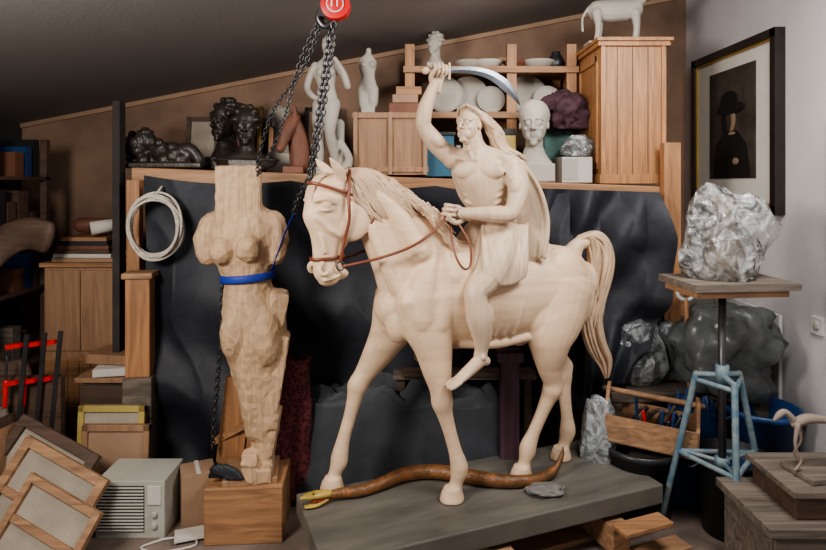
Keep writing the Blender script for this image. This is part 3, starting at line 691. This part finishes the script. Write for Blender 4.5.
def standing(name,x,y,z,H,m,arms=True,headon=True,legs=True,lean=1):
    b=MB(); h=H
    def p(a,c,d,r,r2=None): return (x+a*h,y+c*h,z+d*h,r*h,(r2 or r)*h)
    b.tube([p(0,0,.50,.092,.07),p(.0,0,.56,.08,.058),p(.0,0,.63,.065,.05),p(-.005,0,.70,.080,.058),p(-.005,0,.77,.090,.054),p(0,0,.815,.062,.042),p(.002,0,.85,.030),p(.004,-.005,.88,.028)],m,side=(1,0,.1),n=18)
    for q in (-1,1): b.ell((x+q*.038*h,y-.042*h,z+.735*h),.032*h,m); b.ell((x+q*.045*h,y+.04*h,z+.50*h),.055*h,m)
    if headon: head(b,m,(x+.01*h,y-.015*h,z+.935*h),(-.5,-1,-.15),.135*h,neck=.4,hair='bun')
    if legs:
        b.tube([p(-.04,0,.50,.066),p(-.05,-.01,.38,.056),p(-.05,-.015,.28,.040),p(-.05,.0,.18,.040),p(-.05,.0,.05,.023),p(-.05,-.0,.02,.022)],m); b.tube([p(-.05,0,.02,.02),p(-.06,-.05,.015,.02)],m)
        b.tube([p(.04,0,.50,.066),p(.035,-.05,.38,.054),p(.035,-.065,.28,.040),p(.055,-.02,.17,.039),p(.065,.02,.05,.023),p(.065,.01,.02,.022)],m); b.tube([p(.065,.01,.02,.02),p(.06,-.045,.015,.02)],m)
    else:
        b.tube([p(-.04,0,.50,.062),p(-.045,-.01,.40,.055),p(-.045,-.01,.34,.05)],m);b.tube([p(.04,0,.50,.062),p(.045,-.01,.40,.055),p(.045,-.01,.36,.05)],m)
    if arms:
        b.tube([p(-.085,0,.79,.03),p(-.125,-.01,.70,.028),p(-.14,-.02,.62,.024),p(-.10,-.07,.56,.022),p(-.05,-.09,.53,.018),p(-.02,-.095,.52,.018)],m)
        b.tube([p(.085,0,.79,.03),p(.13,.0,.72,.028),p(.16,-.02,.63,.024),p(.13,-.05,.73,.022),p(.09,-.06,.80,.018),p(.07,-.06,.83,.018)],m)
    if legs:
        b.lathe([(0,-.02*h),(.13*h,-.02*h),(.13*h,.0),(.12*h,.012*h),(0,.012*h)],(x,y,z+.0),m); b.tube([p(.10,.04,.0,.05),p(.09,.05,.2,.04),p(.09,.05,.36,.04)],m); b.tube([p(.13,-.02,.0,.05),p(.17,-.02,.10,.03),p(.10,.0,.22,.03)],m)
    else: b.box((.13*h,.1*h,.1*h),(x,y,z+.30*h),m)
    return b.build(name,remesh=.0050,smooth=2)
standing('plaster_female_statue',-.49,3.40,sz(-.5)+.015,.76,M_plaster)
b=MB(); b.bx(-.34,.08,3.45,3.85,sz(.0)+.015,1.99,M_ply)
for zz in (1.66,1.97): b.bx(-.35,.09,3.435,3.45,zz-.015,zz+.015,M_ply)
for xx in (-.33,-.13,.07): b.bx(xx-.012,xx+.012,3.43,3.445,sz(0)+.016,1.99,M_box)
b.build('plywood_crate',bevel=.003)
standing('plaster_torso',-.27,3.62,1.99-.25*.62,.62,M_plaster,arms=False,headon=False,legs=False)
b=MB(); b.bx(-.14,.06,3.5,3.75,1.992,2.05,M_horser); b.bx(-.12,.03,3.5,3.75,2.052,2.10,M_box); b.bx(-.1,.05,3.52,3.75,2.102,2.15,M_pinex); b.build('stacked_wooden_boxes',bevel=.003)
b=MB()
for xx in (-.02,.61,.98): b.bx(xx-.03,xx+.03,3.70,3.74,sz(xx)+.005,2.44,M_pine); b.bx(xx-.03,xx+.03,4.10,4.14,sz(xx)+.005,2.44,M_pine)
for zz in (2.02,2.30): b.bx(-.06,1.02,3.70,4.16,zz-.02,zz,M_piney); b.bx(-.06,1.02,3.68,3.70,zz-.04,zz,M_tote)
b.build('upper_rack',bevel=.003)
bust('plaster_bust',.14,3.85,.145,(-.6,-.8,0),M_plaster,base=.02,hair='cap',z0=2.301)
b=MB()
for xx,yy,rr in ((.20,3.86,.12),(.36,3.9,.125),(.50,3.87,.09),(.74,3.92,.13),(.86,3.86,.09)):
    b.M=Matrix.Translation((xx,yy,2.02+rr))@Euler((R(78),0,0)).to_matrix().to_4x4(); b.lathe([(0,0),(rr*.6,.0),(rr,.025),(rr,.032),(rr*.6,.012),(0,.012)],(0,0,0),M_plaster); b.M=Matrix.Identity(4)
b.build('plaster_plates')
b=MB(); 
for i,(xx,rr) in enumerate(((.36,.09),(.48,.10),(.66,.08),(.80,.11))): b.lathe([(0,.0),(rr*.5,0),(rr,.05),(rr*1.02,.06),(rr*.95,.055),(.0,.02)],(xx,3.86,2.302),[M_plaster,M_paper,M_horser,M_plaster][i])
b.lathe([(0,0),(.04,0),(.06,.04),(.04,.09),(.025,.11),(.03,.12),(0,.12)],(.92,3.86,2.302),M_blackg)
b.build('plaster_bowls')
b=MB()
for i in range(13):
    xx=.06+.038*i; b.box((.028,.2,.14+.14*random.random()),(xx,3.92,sz(.2)+.13),random.choice([M_teal,M_paper,M_beige,M_box,M_blackg,M_horser]),(0,random.uniform(-4,4),0))
b.build('row_of_files',bevel=.002)
b=MB(); b.bx(.07,.24,3.5,3.68,sz(.1)+.01,1.86,M_teal); b.bx(.06,.25,3.49,3.69,1.86,1.88,M_blackg); b.build('storage_box',bevel=.003)
b=MB(); b.bx(.53,.60,3.50,3.70,sz(.5)+.005,1.86,M_yellow); b.bx(.47,.525,3.50,3.70,sz(.5)+.006,1.80,M_paper); b.bx(.53,.60,3.50,3.70,1.862,1.90,M_dark);b.build('carton_stack',bevel=.003)
b=MB(); b.bx(.84,1.01,3.38,3.60,sz(.9)+.004,1.73,M_paper); b.bx(.845,.93,3.377,3.38,1.60,1.72,M_beige); b.build('wrapped_box',bevel=.008)
bag('clear_bag_bundle',(.96,3.50,1.79),(.10,.09,.07),M_bag2,5,.25,knot=False)
heap('green_folded_cloth',.80,1.00,3.66,3.80,1.60,1.93,M_green,folds=7,flare=.05,seed=5,top=.08)
bag('maroon_cloth_bundle',(.92,3.60,2.00),(.14,.10,.13),M_maroon,8,.35,knot=False,dec=.3,flat=False)
b=MB(); z0=sz(1.05)+.004
b.bx(1.04,1.40,3.32,4.16,z0,2.34,M_cab)
b.bx(1.02,1.42,3.30,4.18,2.34,2.365,M_cab); b.bx(1.01,1.43,3.285,4.18,2.365,2.385,M_cab)
b.bx(1.03,1.41,3.305,4.17,z0,z0+.05,M_cab)
for xx in (1.05,1.385): b.bx(xx-.012,xx+.012,3.308,3.32,z0+.05,2.34,M_cab)
for xx in (1.13,1.215,1.30): b.bx(xx-.002,xx+.002,3.317,3.3205,z0+.05,2.34,M_dwood)
for k in range(2):
    y0=3.36+k*.40; b.bx(1.028,1.04,y0,y0+.03,z0+.08,2.3,M_cab); b.bx(1.028,1.04,y0+.34,y0+.37,z0+.08,2.3,M_cab); b.bx(1.028,1.04,y0,y0+.37,2.26,2.3,M_cab); b.bx(1.028,1.04,y0,y0+.37,z0+.08,z0+.12,M_cab)
b.build('pine_cabinet',bevel=.003)
b=MB(); x=1.17;y=3.5;z=2.387;mm=M_plaster
b.box((.36,.12,.015),(x+.02,y,z+.0075),mm)
b.tube([(x-.10,y,z+.20,.05,.06),(x,y,z+.20,.055,.065),(x+.12,y,z+.21,.05,.06)],mm); b.tube([(x+.12,y,z+.23,.04),(x+.17,y,z+.28,.03),(x+.20,y,z+.30,.03),(x+.25,y,z+.28,.02)],mm)
for dx,q in ((-.11,-1),(-.08,1),(.11,-1),(.14,1)): b.tube([(x+dx,y+q*.035,z+.18,.03),(x+dx+.01,y+q*.035,z+.10,.018),(x+dx,y+q*.035,z+.02,.016)],mm)
b.tube([(x-.14,y,z+.22,.012),(x-.18,y,z+.16,.008),(x-.18,y,z+.08,.008)],mm)
b.build('plaster_animal_figurine',remesh=.006,smooth=3)

# ================================================================= RIGHT WALL PICTURE
b=MB(); X=XR-.012
y0,y1,z0,z1=3.09,4.02,1.42,2.39
b.bx(X-.02,X+.01,y0,y1,z0,z1,M_mat)
fw=.045
for a,c,d,e in ((y0,y1,z0,z0+fw),(y0,y1,z1-fw,z1)): b.bx(X-.045,X+.01,a,c,d,e,M_frame)
for a,c in ((y0,y0+fw),(y1-fw,y1)): b.bx(X-.045,X+.01,a,c,z0,z1,M_frame)
g=.012
b.bx(X-.035,X-.01,y0+fw,y1-fw,z0+fw,z0+fw+g,M_gold);b.bx(X-.035,X-.01,y0+fw,y1-fw,z1-fw-g,z1-fw,M_gold);b.bx(X-.035,X-.01,y0+fw,y0+fw+g,z0+fw,z1-fw,M_gold);b.bx(X-.035,X-.01,y1-fw-g,y1-fw,z0+fw,z1-fw,M_gold)
b.bx(X-.024,X-.018,y0+.21,y1-.21,z0+.19,z1-.13,M_sepia)
yc=(y0+y1)/2
def flat(c,r,mm,dx): b.ell((X-.024-dx,c[0],c[1]),(.0015,r[0],r[1]),mm)
b.poly([(X-.0255,yc+.21,z0+.195),(X-.0255,yc-.21,z0+.195),(X-.0255,yc-.17,z0+.38),(X-.0255,yc-.07,z0+.47),(X-.0255,yc+.07,z0+.47),(X-.0255,yc+.17,z0+.40)],.001,(1,0,0),M_ink)
flat((yc+.04,z0+.53),(.07,.11),M_ink,.002); flat((yc-.01,z0+.535),(.048,.068),M_skinink,.005); flat((yc+.015,z0+.53),(.03,.06),M_sepia,.0062); flat((yc-.01,z0+.605),(.15,.036),M_ink,.009); flat((yc+.01,z0+.65),(.10,.06),M_ink,.009); flat((yc-.06,z0+.29),(.035,.020),M_skinink,.006); flat((yc-.02,z0+.455),(.04,.010),M_skinink,.007)
b.build('framed_portrait_print')
b=MB(); 
b.bx(XR-.03,XR,2.20,2.24,.80,1.9,M_frame);b.bx(XR-.03,XR,2.70,2.74,.80,1.9,M_frame);b.bx(XR-.03,XR,2.2,2.74,1.86,1.9,M_frame);b.bx(XR-.03,XR,2.2,2.74,.80,.84,M_frame);b.bx(XR-.02,XR-.005,2.24,2.70,.84,1.86,M_mat)
b.build('wall_frame')
b=MB(); b.bx(XR-.012,XR,2.80,2.88,.87,.95,M_white); b.ell((XR-.014,2.84,.91),(.006,.022,.022),M_beige); b.build('wall_socket',bevel=.002)
b=MB(); b.bx(XR-.03,XR-.012,3.1,3.75,.10,.90,M_white); b.build('white_panel')
b=MB(); b.bx(1.52,1.58,3.6,3.64,0,.95,M_pine); b.bx(1.59,1.64,3.62,3.66,0,1.0,M_piney); b.bx(1.44,1.50,3.6,3.64,0,.93,M_pine); b.build('pine_battens',bevel=.002)

# ================================================================= SCULPTURE STAND + BAG
b=MB(); x,y=1.34,2.6
b.box((.46,.30,.03),(x+.02,y,1.158),M_oldw,(0,0,5)); b.box((.40,.26,.028),(x+.01,y,1.128),M_tote,(0,0,5))
b.cyl((x,y,.30),(x,y,1.11),.016,.016,M_dsteel); b.cyl((x,y,.72),(x,y,.80),.028,.028,M_lblue)
b.lathe([(0,0),(.07,0),(.07,.012),(0,.012)],(x,y,1.10),M_dsteel)
feet=[(1.14,2.76),(1.30,2.40),(1.62,2.72)]; tops=[(x-.09,y+.05),(x,y-.1),(x+.1,y+.05)]
for (fx,fy),(tx,ty) in zip(feet,tops):
    b.tube([(tx,ty,.745,.014),(fx,fy,.03,.014)],M_lblue,n=10,sub=1); b.tube([(tx,ty,.745,.012),(x,y,.755,.012)],M_lblue,n=10,sub=1)
    b.lathe([(0,0),(.018,.0),(.02,.03),(0,.035)],(fx,fy,0),M_dsteel,n=12)
def lerp2(a,c,t): return (a[0]+(c[0]-a[0])*t,a[1]+(c[1]-a[1])*t)
for zz in (.72,.38):
    t=(.745-zz)/.715; Q=[(*lerp2(tops[i],feet[i],t),zz) for i in range(3)]
    for i in range(3): b.tube([(*Q[i],.011),(*Q[(i+1)%3],.011)],M_lblue,n=8,sub=1)
b.cyl((x,y,.36),(x,y,.40),.03,.03,M_lblue)
for i in range(3):
    q=lerp2(tops[i],feet[i],.5); b.tube([(x,y,.38,.009),(*q,.388,.009)],M_lblue,n=8,sub=1)
stand=b.build('sculpture_stand')
b=MB(); b.tube([(1.35,2.6,1.176,.10,.08),(1.35,2.6,1.26,.09,.07),(1.34,2.6,1.36,.06,.055),(1.34,2.6,1.42,.05,.05)],M_clay,side=(1,0,0),n=16); head(b,M_clay,(1.34,2.6,1.45),(-.6,-.8,0),.15,neck=.5,hair='cap')
b.build('wrapped_clay_bust',remesh=.006,smooth=2)
wb=bag('plastic_wrapped_sculpture',(1.35,2.6,1.34),(.155,.12,.22),M_bag,3,.26,knot=False,dec=.07,peak=[((-.35,0,1),.28),((1,-.2,.35),.50),((-1,-.3,-.9),.25),((.6,-.2,-.9),.2)])

# ================================================================= RIGHT CLUTTER
bag('grey_rubbish_bag',(1.58,3.02,.74),(.25,.2,.27),M_bagg,11,.34,dec=.10,flat=False,peak=[((.3,-.3,1),.3),((-.8,-.3,.6),.25)])
bag('grey_rubbish_bag',(1.38,3.24,.70),(.16,.13,.2),M_bagg,12,.34,dec=.10,flat=False)
bag('clear_rubbish_bag',(1.17,3.20,.69),(.16,.13,.21),M_bag2,14,.30)
b=MB(); b.bx(1.0,1.8,3.02,3.45,.48,.53,M_oldw)
for xx in (1.03,1.77):
    for yy in (3.05,3.42): b.bx(xx-.025,xx+.025,yy-.025,yy+.025,0,.48,M_oldw)
b.build('low_bench',bevel=.003)
b=MB(); b.M=Matrix.Translation((1.14,2.90,.34))@Euler((0,R(4),R(-22))).to_matrix().to_4x4()
b.box((.40,.24,.015),(0,0,.01),M_tote)
for s_ in (-1,1): b.box((.40,.015,.12),(0,s_*.12,.07),M_tote)
for s_ in (-1,1): b.poly([(s_*.2-.008,-.12,0),(s_*.2-.008,.12,0),(s_*.2-.008,.12,.13),(s_*.2-.008,.04,.24),(s_*.2-.008,-.04,.24),(s_*.2-.008,-.12,.13)],.016,(1,0,0),M_tote)
b.tube([(-.22,0,.215,.013),(.22,0,.215,.013)],M_tote,n=10,sub=1)
for i in range(16):
    a=random.uniform(-.17,.12); c=random.uniform(-.08,.08); b.tube([(a,c,.04,.008),(a+random.uniform(-.06,.08),c+random.uniform(-.04,.02),random.uniform(.12,.20),.008)],[M_red,M_dsteel,M_tub,M_dsteel,M_dwood,M_blackg][i%6],n=8,sub=1)
b.M=Matrix.Identity(4); b.build('wooden_tool_tote',bevel=.001)
def tub(name,x,y,z,r,h,m,m2,lip=.012):
    b=MB(); b.lathe([(0,0),(r*.8,0),(r,h-.03),(r+lip,h-.028),(r+lip,h),(r-.004,h),(r*.79,.015),(0,.015)],(x,y,z),m,n=36)
    b.lathe([(r*.93,h*.78),(0,h*.8)],(x,y,z),m2,n=30)
    for s_ in(-1,1): b.tube([(x+s_*(r+.01),y-.03,z+h-.04,.006),(x+s_*(r+.04),y-.02,z+h-.06,.006),(x+s_*(r+.04),y+.02,z+h-.06,.006),(x+s_*(r+.01),y+.03,z+h-.04,.006)],m,n=8)
    return b.build(name)
tub('black_plastic_tub',1.10,2.90,0,.17,.33,M_blackg,M_oldw)
tub('black_plastic_bucket',1.45,2.74,0,.15,.36,M_blackg,M_tub)
tub('blue_bucket',1.70,2.92,0,.16,.50,M_tub,M_teal)
heap('blue_plastic_sheet',1.26,1.50,2.94,3.01,.01,.48,M_tub,folds=9,flare=.08,seed=7,top=.06)
b=MB()
b.tube([(1.40,3.0,.10,.013),(1.405,3.05,.60,.013),(1.41,3.1,.98,.013)],M_pine,n=10)
P=[(1.41+.045*math.cos(a),3.1,1.02+.04*math.sin(a),.010) for a in [R(-90+30*k) for k in range(13)]]
b.tube(P,M_white,n=8,sub=1,cap=False); b.poly([(1.33,3.0,.02),(1.47,3.0,.02),(1.47,3.0,.22),(1.40,3.0,.27),(1.33,3.0,.22)],.006,(0,1,0),M_dsteel)
b.build('spade')
bag('plastic_wrapped_bottle',(.90,2.92,.30),(.085,.07,.32),M_bag2,21,.16)
b=MB()
b.bx(1.27,1.84,2.13,2.45,.06,.34,M_oldw); b.bx(1.25,1.86,2.10,2.48,.34,.375,M_oldw)
for xx in (1.30,1.80): b.bx(xx-.03,xx+.03,2.14,2.44,0,.06,M_dwood)
for k in range(3): b.bx(1.28,1.83,2.122,2.13,.09+.085*k,.16+.085*k,M_oldw)
b.bx(1.38,1.82,2.16,2.44,.377,.46,M_dwood); b.bx(1.36,1.84,2.14,2.46,.46,.485,M_oldw)
b.box((.24,.16,.02),(1.56,2.28,.496),M_oldw,(0,0,10))
b.build('old_wooden_chest',bevel=.004)
b=MB(); x,y,z=1.54,2.28,.507
mm=M_clay; k_=1.45
b.M=Matrix.Translation((x,y,z))@Matrix.Scale(k_,4)
b.tube([(-.06,0,.115,.012),(-.03,0,.128,.014),(.02,0,.125,.010),(.055,0,.12,.011)],mm,n=8)
b.tube([(-.06,0,.12,.009),(-.085,0,.145,.008),(-.10,0,.14,.009),(-.115,0,.125,.004)],mm,n=8)
for dx,k,q in ((-.062,-.01,-1),(-.045,.012,1),(.045,.01,-1),(.06,-.004,1)):
    b.tube([(dx,q*.013,.115,.007),(dx+k,q*.018,.065,.0035),(dx-k*.5,q*.020,.03,.003),(dx+k,q*.020,.004,.004)],mm,n=8)
b.tube([(.055,0,.12,.005),(.08,0,.10,.003),(.08,0,.06,.002)],mm,n=6)
for i in range(14): b.ell((random.uniform(-.06,.05),random.uniform(-.01,.01),.12+random.uniform(-.008,.012)),.006,mm,n=6)
b.M=Matrix.Identity(4)
b.build('wire_animal_figurine')

# ================================================================= LEFT SIDE
b=MB()
for yy in (2.95,3.75):
    for xx in (-2.70,-2.30): b.bx(xx-.02,xx+.02,yy-.02,yy+.02,0,1.85,M_dwood)
for zz in (.5,.95,1.32,1.62): b.bx(-2.72,-2.28,2.93,3.77,zz-.02,zz,M_dwood)
b.build('tool_shelving',bevel=.002)
b=MB()
for zz in (.5,.95,1.32,1.62):
    yy=2.98
    while yy<3.7:
        w=random.uniform(.05,.11);h=random.uniform(.06,.24); mm=random.choice([M_dwood,M_blackg,M_dwood,M_oldw,M_tub,M_oldw,M_horser])
        if random.random()<.5: b.bx(-2.55,-2.32,yy,yy+w,zz,zz+h,mm)
        else: b.lathe([(0,0),(w*.45,0),(w*.45,h*.8),(w*.2,h*.9),(w*.2,h),(0,h)],(-2.40,yy+w/2,zz),mm,n=14)
        yy+=w+.02
b.build('tins_and_tools')
b=MB()
b.bx(-2.12,-1.70,3.45,3.85,0,1.10,M_ply); b.bx(-2.14,-1.68,3.43,3.87,1.10,1.125,M_pinex)
b.bx(-2.11,-1.91,3.438,3.45,.62,1.08,M_ply); b.bx(-1.90,-1.71,3.438,3.45,.62,1.08,M_ply); b.bx(-2.11,-1.71,3.438,3.45,.05,.58,M_pine)
for k in range(6): b.bx(-2.10+.066*k,-2.10+.066*k+.058,3.428,3.438,.06,.57,M_pinex)
b.build('plywood_cupboard',bevel=.003)
b=MB()
for k in range(6): b.box((.36-.02*k%3,.3,.022),(-1.91,3.62,1.137+.024*k),[M_box,M_paper,M_dwood,M_horser,M_black,M_pinex][k],(0,0,random.uniform(-4,4)))
b.build('stacked_boards')
b=MB(); b.tube([(-1.86,3.46,1.32,.038),(-1.74,3.56,1.34,.038)],M_paper,n=16,sub=1,cap=False); b.tube([(-1.99,3.6,1.33,.045),(-1.8,3.64,1.325,.045)],M_horser,n=16,sub=1); b.build('paper_roll')
b=MB(); P=[]
for k in range(12):
    a=R(70+20*k); P.append((-2.02+.28*math.cos(a)-.05,3.15+.1*math.sin(a),.95+.36*math.sin(a),.03,.09))
b.tube(P,M_dwood,side=(0,1,0),n=12); b.build('curved_wooden_offcut')
b=MB(); b.box((.12,.10,.50),(-1.40,3.08,.85),M_pine,(0,0,8)); b.box((.14,.12,.60),(-1.40,3.08,.30),M_oldw,(0,0,8)); b.box((.15,.13,.03),(-1.40,3.08,1.115),M_tote,(0,0,8)); b.build('timber_block',bevel=.006)
b=MB()
for j in range(9):
    rr=.13+.018*random.random(); ox=random.uniform(-.012,.012); oz=random.uniform(-.015,.015); P=[]
    for k in range(25):
        a=2*math.pi*k/24; P.append((-1.32+ox+rr*math.cos(a)*.95,3.06+.018*math.sin(a*2+j)+.006*j-.02,1.36+oz+rr*1.12*math.sin(a),.0065))
    b.tube(P,M_rope,n=6,sub=2,cap=False)
b.tube([(-1.32,3.05,1.51,.0065),(-1.31,3.12,1.56,.0065),(-1.35,3.24,1.57,.0065)],M_rope,n=6)
b.build('rope_coil')
b=MB(); b.bx(-1.74,-1.38,3.16,3.45,0,.54,M_oldw)
for zz in (.04,.21,.38): b.bx(-1.75,-1.37,3.145,3.16,zz,zz+.14,M_dwood)
b.bx(-1.77,-1.36,3.13,3.47,.54,.565,M_ply); b.box((.30,.26,.04),(-1.55,3.28,.59),M_paper,(0,0,12)); b.box((.26,.2,.05),(-1.62,3.3,.64),M_ply,(0,0,-8))
b.build('wooden_crate',bevel=.003)
lean_panel('yellow_framed_pane',-1.66,-1.33,2.96,.02,.48,M_canvas,M_yellow,rot=4)
lean_panel('leaning_board',-1.62,-1.29,2.925,.0,.40,M_box,M_ply,rot=4)
b=MB(); b.bx(-1.42,-1.11,2.68,2.90,.0,.255,M_beige); b.bx(-1.405,-1.20,2.675,2.68,.03,.235,M_dark)
for k in range(14): b.bx(-1.405,-1.20,2.668,2.678,.035+.0145*k,.042+.0145*k,M_beige)
b.bx(-1.185,-1.125,2.674,2.68,.15,.235,M_paper)
for k in range(2): b.cyl((-1.155,2.68,.06+.05*k),(-1.155,2.665,.06+.05*k),.014,.014,M_beige)
b.build('dehumidifier',bevel=.003)
b=MB(); b.box((.15,.14,.24),(-1.02,2.84,.12),M_box,(0,0,25)); b.box((.02,.145,.003),(-1.02,2.84,.2415),M_paper,(0,0,25)); b.build('cardboard_box',bevel=.002)
b=MB(); b.tube([(-1.11,2.66,.006,.005),(-1.18,2.60,.006,.005),(-1.08,2.57,.006,.005),(-.95,2.62,.006,.005),(-1.0,2.68,.006,.005),(-1.12,2.66,.006,.005)],M_paper,n=6); b.build('power_cable')
b=MB(); b.box((.14,.09,.01),(-.99,2.68,.02),M_paper,(0,0,20)); b.build('paper_scraps')
def canvas(name,o,ax,up,w,h,fm,cm,thick=.03,fw=.055,bars=True):
    b=MB(); b.M=basis(o,ax,up,1)
    b.box((w,h,.008),(0,h/2,0),cm)
    for s_ in(-1,1): b.box((fw,h,thick),(s_*(w/2-fw/2),h/2,.012),fm); b.box((w-2*fw,fw,thick),(0,h/2+s_*(h/2-fw/2),.012),fm)
    if bars: b.box((w-2*fw,.03,thick*.7),(0,h*.5,.010),fm)
    b.M=Matrix.Identity(4); return b.build(name,bevel=.002)
AX=(.93,-.25,-.33)
canvas('stretched_canvas',(-1.84,2.60,.0),AX,(-.30,.50,.85),.46,.50,M_dwood,M_canvas,fw=.045)
canvas('stretched_canvas',(-1.70,2.50,.0),AX,(-.30,.45,.85),.46,.44,M_tote,M_canvas,fw=.04)
canvas('stretched_canvas',(-1.58,2.40,.0),AX,(-.30,.42,.85),.38,.34,M_tote,M_canvas,fw=.03)
b=MB()
for k,xx in enumerate((-1.93,-1.86,-1.80)):
    y=2.92+.03*k
    b.beam((xx,y,.30),(xx+.05,y,.85),.022,.008,M_dsteel); b.beam((xx+.03,y-.01,.80),(xx-.04,y-.01,.79),.025,.02,M_red); b.beam((xx+.01,y-.01,.62),(xx-.05,y-.01,.61),.025,.02,M_red)
    b.tube([(xx-.05,y-.01,.50,.010),(xx-.045,y-.01,.62,.012)],M_red,n=10,sub=1); b.tube([(xx-.045,y-.01,.62,.006),(xx-.04,y-.01,.74,.006)],M_dsteel,n=8,sub=1)
b.bx(-2.1,-1.75,2.98,3.02,.0,.62,M_dwood); b.bx(-2.12,-1.78,2.90,3.10,.27,.30,M_dwood)
b.build('bar_clamps')
b=MB()
for k in range(7): b.beam((-2.12+.05*k,2.75,.0),(-2.22+.05*k,2.80,.62-.03*k),.025,.34,[M_canvas,M_dwood,M_ply,M_paper][k%4],up=(0,1,0))
b.build('stacked_panels')

# ================================================================= LIGHT
def area(name,loc,target,size,sizey,power,col):
    l=bpy.data.lights.new(name,'AREA');l.shape='RECTANGLE';l.size=size;l.size_y=sizey;l.energy=power;l.color=col
    o=bpy.data.objects.new(name,l);sc.collection.objects.link(o);o.location=loc
    d=V(target)-V(loc);o.rotation_euler=d.to_track_quat('-Z','Y').to_euler()
area('front_left_key',(-1.5,.9,2.0),(.2,2.8,1.1),.6,.5,58,(1,.94,.87))  # warm key light added high at the front left, out of view
area('skylight',(1.1,1.7,2.62),(.6,2.9,1.0),.9,.6,52,(1,.98,.96))
area('back_shelf_fill',(.5,3.0,2.50),(.5,3.6,1.2),.4,.3,4,(1,.94,.87))  # weak added fill under the ceiling, aimed at the back shelves
w=bpy.data.worlds.new('world');sc.world=w;w.use_nodes=True;w.node_tree.nodes['Background'].inputs[0].default_value=(.93,.94,.97,1);w.node_tree.nodes['Background'].inputs[1].default_value=.48
try: sc.view_settings.look='AgX - Medium High Contrast'
except Exception: pass

cam=bpy.data.cameras.new('camera');co=bpy.data.objects.new('camera',cam);sc.collection.objects.link(co)
co.location=(0,0,1.6);co.rotation_euler=(R(90),0,0);cam.sensor_width=36;cam.lens=600/826*36;cam.shift_y=-95/826;cam.clip_start=.05
sc.camera=co
